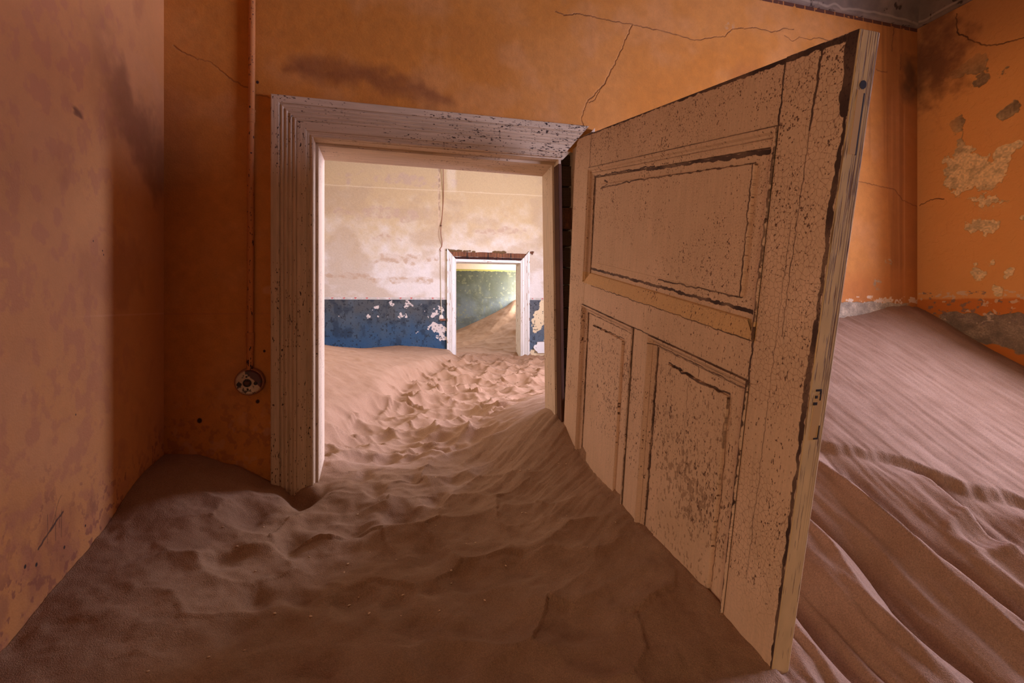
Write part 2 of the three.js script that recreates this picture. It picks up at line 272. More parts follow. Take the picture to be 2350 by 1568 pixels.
const creamTex = surface(512, 512, 0, 0, 2, 2, (u, v) => { const n = fbm(u * 4, v * 4, 5, 501), f = fbm(u * 30, v * 30, 3, 503), k = 0.9 + 0.15 * f; const c = mix3([222, 206, 178], [200, 176, 142], sstep(0.45, 0.65, n)); return [c[0] * k, c[1] * k, c[2] * k, f]; });
const CREAM = mat(creamTex, 0.005);
const SOOT = mat(surface(256, 256, 0, 0, 2, 2, (u, v) => { const q = 0.55 + 0.5 * fbm(u * 5, v * 5, 4, 5); return [62 * q, 44 * q, 34 * q, q]; }), 0.004);
const CEIL = mat(surface(512, 512, 0, 0, 2, 2, (u, v) => { const f = fbm(u * 8, v * 8, 5, 511), k = 0.8 + 0.3 * f; return [120 * k, 100 * k, 82 * k, f]; }), 0.004);

// ------------------------------------------------------------------ the shell: walls with real thickness and openings
// local x runs along the wall, y up, front face at z = 0 looking along +z, back face at z = -t
function wall(name, [u0, v0, u1, v1], holes, t, front, back, sides, label) {
  const s = new THREE.Shape([[u0, v0], [u1, v0], [u1, v1], [u0, v1]].map((p) => new THREE.Vector2(...p)));
  for (const [a, b, c, d] of holes) s.holes.push(new THREE.Path([[a, b], [a, d], [c, d], [c, b]].map((p) => new THREE.Vector2(...p))));
  const g = new THREE.ExtrudeGeometry(s, { depth: t, bevelEnabled: false }); g.translate(0, 0, -t);
  const lids = g.groups[0].count, rest = g.groups[1]; g.clearGroups();
  g.addGroup(0, lids / 2, 1); g.addGroup(lids / 2, lids / 2, 0); g.addGroup(rest.start, rest.count, 2);
  return tag(obj(name, g, [front, back, sides]), label, 'wall', { kind: 'structure' });
}
const T = 0.22, HT = 3.15;
const wallBack = wall('wall_back', [XL - T, 0, XR + T, HT], [[-0.275, 0, 0.748, 2.125]], T, PLASTER.back, CREAM, CREAM, 'orange plastered wall with thin cracks around the white framed doorway');
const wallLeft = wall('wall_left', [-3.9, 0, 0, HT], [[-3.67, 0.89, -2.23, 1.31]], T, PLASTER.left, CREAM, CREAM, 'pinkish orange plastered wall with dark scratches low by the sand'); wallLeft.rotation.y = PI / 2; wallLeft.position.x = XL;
const wallRight = wall('wall_right', [0, 0, 3.9, HT], [[0.74, 1.5, 1.66, 2.36]], T, PLASTER.right, CREAM, CREAM, 'orange plastered wall with cream patches where the paint has flaked away'); wallRight.rotation.y = -PI / 2; wallRight.position.x = XR;
const wallFront = wall('wall_front', [-XR - T, 0, -XL + T, HT], [], T, SOOT, CREAM, CREAM, 'soot blackened wall behind the viewer'); wallFront.rotation.y = PI; wallFront.position.z = 3.9;
const Z2 = -4.4, Z3 = -6.9;
const X2L = -1.3, X2R = 3.2;
wall('wall_far', [X2L - T, 0, 3.85, 3.5], [[0.88, 0, 1.83, 2.115]], T, PLASTER.far, CREAM, CREAM, 'white wall with a blue lower half and thin stencilled border').position.z = Z2;
wall('wall_end', [0.2, 0, 3.85, 3.5], [], T, PLASTER.end, CREAM, CREAM, 'dull green wall under a yellowish line seen through the farthest doorway').position.z = Z3;
const w2l = wall('wall_left', [T, 0, -Z2, 3.5], [[1.38, 1.33, 2.42, 2.47]], T, CREAM, CREAM, CREAM, 'cream plastered side wall of the blue room, left of the sand drift'); w2l.rotation.y = PI / 2; w2l.position.x = X2L;
const w2r = wall('wall_right', [Z2, 0, -T, 3.5], [[-2.64, 2.19, -2.12, 3.21], [-0.84, 1.34, -0.32, 2.66]], T, CREAM, CREAM, CREAM, 'cream plastered side wall of the blue room with two window openings'); w2r.rotation.y = -PI / 2; w2r.position.x = X2R;
const w3l = wall('wall_left', [-Z2 + T, 0, -Z3, 3.5], [], T, CREAM, CREAM, CREAM, 'cream plastered side wall of the green room, low sand side'); w3l.rotation.y = PI / 2; w3l.position.x = 0.4;
const w3r = wall('wall_right', [Z3, 0, Z2 - T, 3.5], [[-6.72, 1.58, -6.28, 2.06], [-5.51, 1.89, -4.89, 2.71]], T, CREAM, CREAM, CREAM, 'cream plastered side wall of the green room above the high dune'); w3r.rotation.y = -PI / 2; w3r.position.x = 2.8;
tag(obj('floor', box(6.5, 0.2, 11.6, 1.1, -0.1, -1.6), CEIL), 'buried floor slab under the drifted sand', 'floor', { kind: 'structure' });
tag(obj('ceiling', box(XR - XL + 2 * T, 0.15, 3.9 + 2 * T, (XL + XR) / 2, HT + 0.075, 1.95), CEIL), 'stained grey ceiling of the orange room', 'ceiling', { kind: 'structure' });
const roof = [[[-1.7, -7.12], [3.9, -2.62]], [[-1.7, -1.18], [3.9, -0.22]], [[-1.7, -2.62], [0.23, -1.18]], [[1.27, -2.62], [3.9, -1.18]]].map(([[a, b], [c, d]]) => box(c - a, 0.15, d - b, (a + c) / 2, 3.575, (b + d) / 2));
tag(obj('ceiling', merged(roof), CEIL), 'broken ceiling over the blue room and the green room, open to the sky', 'ceiling', { kind: 'structure' });

// grey cove cornice round the top of the orange room
{
  const tex = surface(900, 160, 0, 0, 1.8, 0.32, (u, v) => {
    const f = fbm(u * 20, v * 20, 4, 531), k = 0.84 + 0.3 * f; let c = mix3([132, 112, 94], [116, 98, 82], fbm(u * 5, v * 5, 4, 533));
    c = [c[0] * k, c[1] * k, c[2] * k];
    c = mix3(c, [54, 38, 26], 0.85 * sstep(0.55, 0.62, fbm(u * 26, v * 22, 5, 535) + 0.3 * sstep(0.12, 0.02, abs(u - 1.33)) - 0.12));
    const ck = abs(u - 1.46 - 0.03 * (fbm(v * 22, 4, 3, 537) - 0.5) - 0.05 * sstep(0.2, 0.3, v)); c = mix3(c, [40, 26, 18], 0.9 * sstep(0.006, 0.002, ck));
    c = mix3(c, [190, 168, 140], 0.5 * sstep(0.008, 0.003, abs(v - 0.03 + 0.02 * (vnoise(u * 20, 3) - 0.5))));
    return [c[0], c[1], c[2], 0.5 + 0.4 * (f - 0.5)];
  });
  const COVE = mat(tex, 0.006);
  const prof = [[0, 2.926], [0.012, 2.926], [0.014, 2.934]]; for (let i = 0; i <= 10; i++) { const a = i / 10 * PI / 2; prof.push([0.016 + 0.17 * (1 - cos(a)), 2.938 + 0.19 * sin(a)]); } prof.push([0.2, 3.13], [0.2, HT]);
  const run = (L, m0, m1) => {                                 // along +x, coming out along +z, mitred ends
    const pos = [], uv = [], idx = [], n = prof.length; let d = 0;
    prof.forEach(([p, y], i) => { if (i) d += hypot(p - prof[i - 1][0], y - prof[i - 1][1]); pos.push(m0 * p, y, p, L - m1 * p, y, p); uv.push(m0 * p, d, L - m1 * p, d); });
    for (let i = 0; i + 1 < n; i++) { const a = 2 * i; idx.push(a, a + 3, a + 1, a, a + 2, a + 3); }
    const g = new THREE.BufferGeometry(); g.setAttribute('position', new THREE.Float32BufferAttribute(pos, 3)); g.setAttribute('uv', new THREE.Float32BufferAttribute(uv, 2)); g.setIndex(idx);
    for (let i = 0; i < idx.length; i += 3) { const t = idx[i + 1]; idx[i + 1] = idx[i + 2]; idx[i + 2] = t; } g.setIndex(idx.map((x) => x)); g.computeVertexNormals(); return g;
  };
  const t = thing('trim_1'); tag(t, 'stained grey cove cornice between the orange walls and the ceiling', 'cornice', { kind: 'structure' });
  const a = part('cornice_run', run(XR - XL, 1, 1), COVE, t); a.position.x = XL;
  const b = part('cornice_run', run(3.9, 1, 1), COVE, t); b.rotation.y = -PI / 2; b.position.x = XR;
  const c = part('cornice_run', run(3.9, 1, 1), COVE, t); c.rotation.y = PI / 2; c.position.set(XL, 0, 3.9);
}

// ------------------------------------------------------------------ sand
function rbf(pts, c = 0.12) {                                  // smooth surface through [x, z, y] points
  const n = pts.length, A = [], phi = (r2) => sqrt(r2 + c * c), mean = pts.reduce((s, p) => s + p[2], 0) / n;
  for (let i = 0; i < n; i++) { const row = new Float64Array(n + 1); for (let j = 0; j < n; j++) row[j] = phi((pts[i][0] - pts[j][0]) ** 2 + (pts[i][1] - pts[j][1]) ** 2); row[n] = pts[i][2] - mean; A.push(row); }
  for (let k = 0; k < n; k++) {
    let p = k; for (let i = k + 1; i < n; i++) if (abs(A[i][k]) > abs(A[p][k])) p = i; const t = A[k]; A[k] = A[p]; A[p] = t;
    for (let i = k + 1; i < n; i++) { const f = A[i][k] / A[k][k]; for (let j = k; j <= n; j++) A[i][j] -= f * A[k][j]; }
  }
  const w = new Float64Array(n); for (let i = n - 1; i >= 0; i--) { let s = A[i][n]; for (let j = i + 1; j < n; j++) s -= A[i][j] * w[j]; w[i] = s / A[i][i]; }
  return (x, z) => { let s = mean; for (let i = 0; i < n; i++) s += w[i] * phi((x - pts[i][0]) ** 2 + (z - pts[i][1]) ** 2); return s; };
}
const baseLeft = rbf([
  [-0.704, 0, 1.005], [-0.704, 0.134, 0.997], [-0.704, 0.21, 0.975], [-0.704, 0.331, 0.923], [-0.704, 0.54, 0.879], [-0.704, 0.685, 0.847], [-0.704, 1.2, 0.80], [-0.704, 2.4, 0.78],
  [-0.611, 0, 0.996], [-0.52, 0, 0.959], [-0.412, 0, 0.908], [-0.378, 0, 0.888], [-0.255, 0.02, 0.862], [-0.22, -0.2, 0.868], [0, -0.1, 0.858], [0.25, -0.1, 0.862], [0.45, -0.05, 0.915], [0.62, -0.12, 1.02], [0.69, -0.02, 1.03],
  [-0.45, 0.25, 0.90], [-0.3, 0.25, 0.855], [-0.3, 0.6, 0.815], [0, 0.3, 0.828], [0.2, 0.25, 0.845], [0.4, 0.25, 0.872], [0.7, 0.214, 0.922], [0.7, 0.484, 0.888], [0.7, 0.63, 0.866], [0.7, 0.91, 0.848], [0.7, 1.074, 0.815],
  [0.3, 0.6, 0.81], [0, 0.7, 0.79], [0.4, 0.9, 0.79], [0, 1.2, 0.77], [0.5, 1.6, 0.76], [0, 2.4, 0.76],
]);
const baseRight = rbf([
  [0.74, 0, 1.14], [1.2, 0, 1.28], [1.7, 0, 1.385], [2.138, 0, 1.436], [2.318, 0, 1.461], [2.461, 0, 1.487], [2.655, 0, 1.49], [2.655, 0.217, 1.356], [2.655, 0.42, 1.238], [2.655, 0.8, 1.06], [2.655, 1.3, 0.90],
  [1.75, 0.31, 1.265], [1.35, 0.61, 1.075], [1.25, 0.69, 1.02], [1.0, 0.88, 0.90], [0.76, 1.07, 0.825], [2.3, 0.6, 1.13], [1.9, 0.83, 0.985], [1.44, 1.05, 0.875], [1.15, 1.2, 0.80], [0.76, 0.6, 0.93], [1.0, 0.5, 1.03],
  [0.8, 1.5, 0.76], [1.5, 1.5, 0.79], [2.2, 1.4, 0.84], [1.5, 2.4, 0.76], [2.6, 2.4, 0.78],
]);
// hollows left by feet in the front room: [x, z, radius, depth, stretch along x]
const PITS = [[-0.26, 0.06, 0.065, 0.038, 0.6], [-0.39, 0.23, 0.041, 0.017, 0.79], [-0.25, 0.37, 0.039, 0.017, 0.83], [-0.2, 0.25, 0.026, 0.011, 0.99], [-0.01, 0.46, 0.028, 0.012, 0.91], [0.12, 0.47, 0.036, 0.015, 0.84], [0.17, 0.18, 0.035, 0.015, 0.73], [0.04, 0.26, 0.047, 0.016, 0.79],
  [0.11, 0, 0.027, 0.011, 0.8], [-0.03, 0.07, 0.037, 0.012, 0.63], [0.2, 0.6, 0.03, 0.012, 1.05], [-0.07, 0.62, 0.028, 0.012, 0.99], [0.03, 0.66, 0.024, 0.01, 0.9], [0.08, 0.74, 0.028, 0.011, 1.01], [0.13, 0.83, 0.03, 0.011, 1.13], [-0.29, 0.57, 0.029, 0.012, 0.81], [-0.19, 0.58, 0.025, 0.011, 0.95], [0.03, 0.88, 0.03, 0.012, 1.15],
  [0.34, 0.62, 0.034, 0.009, 0.77], [0.43, 0.82, 0.036, 0.01, 1.16], [-0.3, 0.66, 0.024, 0.008, 1.16], [-0.21, 0.7, 0.024, 0.008, 1.13], [-0.08, 0.43, 0.028, 0.009, 1], [0.27, 0.41, 0.036, 0.01, 0.83], [-0.15, 0.5, 0.025, 0.008, 1.04], [0.12, 0.63, 0.02, 0.006, 1.15], [0.25, 0.72, 0.026, 0.008, 1.06], [-0.14, 0.8, 0.024, 0.008, 1.35], [0.18, 0.76, 0.02, 0.006, 1.29],
  [-0.4, 0.43, 0.027, 0.009, 0.96], [-0.08, -0.06, 0.035, 0.01, 0.71], [0.25, 0.05, 0.03, 0.009, 0.83], [-0.12, 0.19, 0.036, 0.011, 1.2], [-0.1, 0.31, 0.032, 0.01, 1.1]].map(([x, z, r, d, e]) => [x, z, r * 1.9, d * 1.5, e]);
function feet(x, z, cell, s) {                                 // crossing footprints: bowls that meet in sharp crests
  const [a, , id] = worley(x / cell + 0.35 * (fbm(x * 5, z * 5, 2, s) - 0.5), z / (cell * 0.82), s);
  return min(a * a, 0.55) * (0.6 + 0.8 * id);
}
function streaks(p, q, s) { return fbm(p * 42, q * 1.6, 3, s) - 0.5; }
function sandLeft(x, z) {
  let y = baseLeft(x, z);
  const wx = (fbm(x * 9, z * 9, 3, 601) - 0.5) * 0.085, wz = (fbm(x * 9 + 30, z * 9, 3, 603) - 0.5) * 0.085, calm = 1 - 0.75 * sstep(0.35, 0.6, x) * sstep(0.6, 0.2, z) - 0.5 * sstep(-0.45, -0.65, x) * sstep(0.4, 0.1, z);
  let sum = 0, deep = 0;
  for (const [px, pz, r, d, e] of PITS) {
    const q = (((x + 0.55 * wx - px) / e) ** 2 + (z + 0.55 * wz - pz) ** 2) / (r * r); if (q > 3.2) continue;
    const w = exp(-2.0 * q); sum += w; deep += w * d;
  }
  const out = sstep(-0.62, -0.45, x) * sstep(0.55, 0.35, x - 0.3 * z), loose = feet(x * 0.8 + 0.25 * wx + 7, z + 0.25 * wz, 0.135, 615);   // more, fainter prints all over
  y -= 1.8 * deep / (sum + 0.12) * (1 - exp(-1.6 * sum)) * sstep(0.0, 0.05, hypot(x + 0.26, (z - 0.0) * 1.0) - 0.02);
  y += out * 0.040 * (loose - 0.25) * (1 - 0.75 * min(1, sum)) * (0.35 + 0.65 * sstep(0.3, 0.6, fbm(x * 3 + 4, z * 3, 2, 617)));
  y += calm * (0.018 * (fbm(x * 5.5, z * 7.5, 3, 605) - 0.5) + 0.012 * (fbm(x * 17, z * 21, 3, 607) - 0.5)) + 0.004 * (fbm(x * 45, z * 45, 2, 609) - 0.5);
  const slope = sstep(0.28, 0.5, x) * sstep(0.75, 0.25, z);                    // wind-combed slope below the hinge
  y += slope * 0.014 * streaks(x * 0.5 + z * 0.75, x - z, 611);
  return y;
}
function ridge(t) { const f = t - floor(t); return f < 0.72 ? f / 0.72 : (1 - f) / 0.28; }   // long windward side, short lee
function sandRight(x, z) {
  let y = baseRight(x, z);
  const w = fbm(x * 3, z * 1.6, 3, 621) - 0.5, w2 = fbm(x * 9, z * 2.5, 3, 623) - 0.5;
  const past = z - (0.60 + 0.80 * (x - 1.35) + 0.10 * w + 0.05 * (fbm(x * 14, z * 5, 3, 633) - 0.5)), low = sstep(-0.01, 0.10, past);   // beyond the broken edge of the crust
  const p = x + 0.10 * (z - 0.8) + 0.16 * w, amp = 0.10 * sstep(0.25, 0.75, fbm(x * 2.6 + 9, z * 2.0, 3, 625));
  y += low * (amp * (ridge(p / 0.225) - 0.5) + 0.013 * (ridge(p / 0.083 + 0.3 + w2) - 0.5) * fbm(x * 6, z * 3, 2, 635) * 1.6) * sstep(2.6, 2.2, x);
  y -= 0.030 * sstep(-0.008, 0.012, past) * (0.4 + fbm(x * 5, 2, 2, 637));
  { const q = (((x - 1.50) / 1.7) ** 2 + (z - 0.965 - 0.25 * (x - 1.5)) ** 2) / 0.0013, q2 = (((x - 1.64) / 1.2) ** 2 + (z - 1.0) ** 2) / 0.0011; y -= 0.026 * exp(-q) + 0.02 * exp(-q2) - 0.008 * exp(-((q - 2.2) ** 2)); }   // a shoe print
  y += 0.008 * low * (fbm(x * 60, z * 4.5, 3, 639) - 0.5) + 0.012 * low * (fbm(x * 18, z * 7, 3, 641) - 0.5) + 0.009 * streaks(x + 0.05 * z, z, 627) + 0.010 * (1 - low) * (fbm(x * 11, z * 1.3, 3, 629) - 0.5) + 0.003 * (fbm(x * 50, z * 30, 2, 631) - 0.5);
  return y;
}
const roomTwo = rbf([
  [-0.74, Z2, 0.90], [0.2, Z2, 0.944], [0.79, Z2, 0.88], [1.25, Z2, 0.835], [1.84, Z2, 0.80], [2.14, Z2, 0.83], [3.1, Z2, 0.9], [-0.3, -0.24, 0.872], [0, -0.24, 0.855], [0.3, -0.3, 0.862], [0.48, -0.26, 0.93], [0.66, -0.24, 1.01], [0.85, -0.6, 1.01], [1.1, -0.3, 1.1],
  [-0.25, -0.75, 0.86], [-0.1, -1.2, 0.85], [0.5, -1.0, 0.85], [0.8, -1.1, 0.88], [1.2, -1.3, 0.90], [1.4, -2, 0.86], [0.9, -2, 0.83], [0.5, -2.2, 0.83], [1.3, -3, 0.835], [1.8, -3.4, 0.84], [2.6, -2.6, 0.9], [2.0, -1.2, 0.97],
  [-0.45, -1.2, 0.98], [-0.35, -1.7, 1.03], [-0.1, -2.2, 1.0], [0.1, -2.75, 0.97], [0.45, -3.3, 0.93], [-0.6, -2.2, 1.10], [-0.7, -1.2, 1.10], [-0.4, -3.2, 1.02], [-1.2, -1, 1.2], [-1.2, -2.5, 1.25], [-1.2, -4.3, 1.1], [0.75, -3.7, 0.87], [-0.7, -0.4, 0.95],
], 0.1);
function sandTwo(x, z) {
  let y = roomTwo(x, z);
  const edge = x - (-0.32 + 0.62 * sstep(-0.7, -2.0, z) * 0.55 + 0.75 * sstep(-1.8, -4.0, z)) + 0.12 * (fbm(x * 4, z * 4, 3, 641) - 0.5);
  const trod = sstep(-0.02, 0.14, edge);
  const slope = sstep(0.42, 0.66, x - 0.35 * sstep(-0.5, -1.3, z) - 0.8 * sstep(-1.2, -1.8, z)) * sstep(-1.9, -1.2, z);
  y += trod * (1 - slope) * (-0.03 + 0.10 * (feet(x, z, 0.215, 643) - 0.22) + 0.034 * (feet(x + 3, z, 0.105, 645) - 0.22));
  y += (1 - trod) * (0.045 + 0.02 * (fbm(x * 6, z * 4, 3, 647) - 0.5)) + 0.006 * (fbm(x * 30, z * 30, 2, 649) - 0.5);
  y += slope * 0.012 * streaks(x * 0.5 + z * 0.7, x - z, 611);
  return y;
}
const roomThree = rbf([[1.0, Z3, 0.93], [1.3, Z3, 1.036], [1.808, Z3, 1.255], [2.258, Z3, 1.49], [2.42, Z3, 1.60], [2.8, Z3, 1.56], [0.4, Z3, 0.85], [0.9, -4.5, 0.845], [1.25, -4.5, 0.835], [1.8, -4.5, 0.82], [1.2, -5.2, 0.86], [1.8, -5.2, 0.90], [2.3, -5.4, 1.05], [1.5, -6, 0.97], [2.1, -6.1, 1.2], [2.8, -6, 1.45], [2.8, -5.5, 1.35], [2.8, -4.7, 1.15], [0.5, -5.4, 0.84], [2.4, -4.7, 0.95]], 0.1);
const sandThree = (x, z) => { let y = roomThree(x, z); const f = sstep(-6.2, -5.2, z); y += f * 0.04 * (feet(x, z, 0.4, 661) - 0.2) + 0.035 * (ridge((x * 0.8 + z * 0.9 + 0.4 * fbm(x * 2, z * 2, 3, 663)) / 0.75) - 0.5) * sstep(Z3, Z3 + 0.5, z) + 0.012 * (fbm(x * 9, z * 5, 3, 665) - 0.5); return y; };
const seam = (z, a, b, y0, y1) => lerp(y0, y1, sstep(a, b, z));
function sandHeight(x, z) {
  if (z > -0.34) {
    const front = x < 0.70 ? sandLeft(x, z) : x > 0.742 ? sandRight(x, z) : lerp(sandLeft(x, z), sandRight(x, z), sstep(0.705, 0.738, x));
    let y = front;
    if (z > 1.09 && x > 0.3 && x < 1.2) y = lerp(front, lerp(sandLeft(x, z), sandRight(x, z), sstep(0.3, 1.2, x)), sstep(1.09, 1.3, z));
    return z > -0.06 ? y : seam(z, -0.06, -0.34, sandLeft(x, z), sandTwo(x, z));
  }
  if (z > -4.3) return sandTwo(x, z);
  return seam(z, -4.3, -4.7, sandTwo(x, z), sandThree(x, z));
}
function sandMesh(xs, zs, keep) {
  const nx = xs.length, nz = zs.length, pos = new Float32Array(nx * nz * 3), uv = new Float32Array(nx * nz * 2), idx = [];
  for (let j = 0, k = 0; j < nz; j++) for (let i = 0; i < nx; i++, k++) { const x = xs[i], z = zs[j]; pos[k * 3] = x; pos[k * 3 + 1] = sandHeight(x, z); pos[k * 3 + 2] = z; uv[k * 2] = x; uv[k * 2 + 1] = z; }
  for (let j = 0; j + 1 < nz; j++) for (let i = 0; i + 1 < nx; i++) { if (keep && !keep((xs[i] + xs[i + 1]) / 2, (zs[j] + zs[j + 1]) / 2)) continue; const a = j * nx + i, b = a + 1, c = a + nx, d = c + 1; idx.push(a, c, b, b, c, d); }
  const g = new THREE.BufferGeometry(); g.setAttribute('position', new THREE.BufferAttribute(pos, 3)); g.setAttribute('uv', new THREE.BufferAttribute(uv, 2)); g.setIndex(idx); g.computeVertexNormals(); return g;
}
const steps = (a, b, d) => { const n = max(1, Math.round(abs(b - a) / d)), r = []; for (let i = 0; i <= n; i++) r.push(lerp(a, b, i / n)); return r; };
const metreUv = (g, lu, lv) => { const a = g.attributes.uv; for (let i = 0; i < a.count; i++) a.setXY(i, a.getY(i) * lv, a.getX(i) * lu); return g; };
const sandTex = surface(1024, 1024, 0, 0, 0.6, 0.6, (u, v) => {
  const g = hash(floor(u * 1707), floor(v * 1707), 701), g2 = vnoise(u * 700, v * 700, 703), m = fbm(u * 18, v * 18, 4, 705);
  let c = mix3([174, 136, 105], [152, 113, 82], m); let k = 0.86 + 0.16 * g2 + 0.10 * (g - 0.5);
  if (g > 0.985) k *= 0.6; if (g < 0.012) k *= 1.25;
  return [c[0] * k, c[1] * k, c[2] * k, 0.5 + 0.4 * (g2 - 0.5) + 0.4 * (g - 0.5)];
});
const SAND = mat(sandTex, 0.0015, 1.0);
{
  const s1 = obj('sand', sandMesh(steps(XL + 0.001, XR - 0.001, 0.005), [...steps(-0.11, 1.35, 0.005), ...steps(1.35, 3.88, 0.03).slice(1)], (x, z) => z > 0.001 || (x > -0.25 && x < 0.70)), SAND);
  tag(s1, 'brown drifted sand filling the orange room and heaped round the open door', 'sand', { kind: 'stuff' });
  const s2 = obj('sand', sandMesh([...steps(X2L + 0.001, -0.8, 0.03), ...steps(-0.8, 2.3, 0.0105).slice(1), ...steps(2.3, X2R - 0.001, 0.03).slice(1)], steps(-0.11, -4.52, 0.0125), (x, z) => (z < -T - 0.001 && z > Z2 + 0.001) || (z > -0.3 && x > -0.25 && x < 0.70) || (z < -4 && x > 0.89 && x < 1.81)), SAND);
  s2.geometry.index.array.reverse();
  tag(s2, 'pale trampled sand full of footprints in the blue room', 'sand', { kind: 'stuff' }); s2.geometry.computeVertexNormals();
  const s3 = obj('sand', sandMesh(steps(0.401, 2.799, 0.015), steps(-4.52, Z3 + 0.001, 0.018), (x, z) => z < Z2 - T - 0.001 || (x > 0.89 && x < 1.81)), SAND);
  s3.geometry.index.array.reverse(); s3.geometry.computeVertexNormals();
  tag(s3, 'steep smooth dune rising against the green wall', 'sand', { kind: 'stuff' });
}

// ------------------------------------------------------------------ painted joinery
const oldPaint = (worn) => (u, v) => {        // u across, v along the board
  const f = fbm(u * 160, v * 14, 4, 801), m = fbm(u * 6, v * 3, 4, 803), k = 0.9 + 0.16 * f;
  let c = mix3([214, 188, 156], [196, 166, 132], m); c = [c[0] * k, c[1] * k, c[2] * k];
  const chip = sstep(0.725, 0.745, fbm(u * 330, v * 90, 3, 805) * 0.8 + 0.2 * fbm(u * 40, v * 8, 3, 806) + 0.22 * (fbm(u * 12, v * 5, 3, 807) - 0.5) + worn(u, v)); c = mix3(c, [58, 36, 24], chip);
  return [c[0], c[1], c[2], 0.6 + 0.3 * (f - 0.5) - 0.4 * chip];
};
const paintTex = surface(1024, 2048, 0, 0, 0.45, 0.9, oldPaint(() => 0)), headTex = surface(700, 1700, 0, -0.4, 0.45, 1.25, oldPaint((u, v) => 0.07 * sstep(0.42, 0.72, v) + 0.03 * sstep(-0.1, 0.1, v)));
const HEADPAINT = mat(headTex, 0.0018, 0.75);
const PAINT = mat(paintTex, 0.0018, 0.72);
const WHITEPAINT = mat(surface(256, 512, 0, 0, 0.45, 0.9, (u, v) => { const f = fbm(u * 130, v * 9, 4, 811), k = 0.92 + 0.12 * f; let c = [230 * k, 224 * k, 214 * k]; const chip = sstep(0.69, 0.72, fbm(u * 60, v * 14, 4, 813)); c = mix3(c, [150, 112, 74], 0.8 * chip); return [...c, 0.5 + 0.3 * f - 0.2 * chip]; }), 0.0015, 0.6);
const RAWWOOD = mat(surface(256, 512, 0, 0, 0.3, 0.6, (u, v) => { const f = fbm(u * 220, v * 8, 4, 821), k = 0.7 + 0.55 * f; let c = mix3([136, 84, 48], [96, 54, 30], fbm(u * 20, v * 5, 3, 823)); c = mix3(c, [40, 24, 16], 0.7 * sstep(0.62, 0.7, fbm(u * 120, v * 10, 4, 825))); return [c[0] * k, c[1] * k, c[2] * k, f]; }), 0.003, 0.9);

// a moulding piece: profile of [offset outwards, projection]; ends are [start, end] lengths as functions of the offset
function mouldRun(prof, place, lenUv) {                        // place(offset, projection, end 0|1) -> [x, y, z]
  const pos = [], uv = [], idx = []; let d = 0;
  for (let i = 0; i + 1 < prof.length; i++) {
    const [a, b] = [prof[i], prof[i + 1]], L = hypot(b[0] - a[0], b[1] - a[1]), k = pos.length / 3;
    for (const [q, e] of [[a, 0], [a, 1], [b, 0], [b, 1]]) pos.push(...place(q[0], q[1], e));
    uv.push(d, lenUv(a[0], 0), d, lenUv(a[0], 1), d + L, lenUv(b[0], 0), d + L, lenUv(b[0], 1)); d += L;
    idx.push(k, k + 1, k + 2, k + 2, k + 1, k + 3);
  }
  const g = new THREE.BufferGeometry(); g.setAttribute('position', new THREE.Float32BufferAttribute(pos, 3)); g.setAttribute('uv', new THREE.Float32BufferAttribute(uv, 2)); g.setIndex(idx); g.computeVertexNormals(); return g;
}
function flipped(g) { const a = g.index.array; for (let i = 0; i < a.length; i += 3) { const t = a[i]; a[i] = a[i + 1]; a[i + 1] = t; } g.computeVertexNormals(); return g; }
const CASING = [[0, 0], [0, 0.011], [0.003, 0.0135], [0.007, 0.0125], [0.010, 0.009], [0.013, 0.0095], [0.016, 0.0125], [0.019, 0.0115], [0.022, 0.0165], [0.027, 0.0178], [0.051, 0.0185]];
for (let r = 0; r < 4; r++) for (let i = 0; i <= 6; i++) CASING.push([0.0525 + r * 0.0135 + 0.0125 * i / 6, 0.0155 + 0.0055 * sin(PI * i / 6)]);
CASING.push([0.107, 0.016], [0.108, 0.0215], [0.110, 0.0228], [0.132, 0.0228], [0.135, 0.0205], [0.135, 0]);

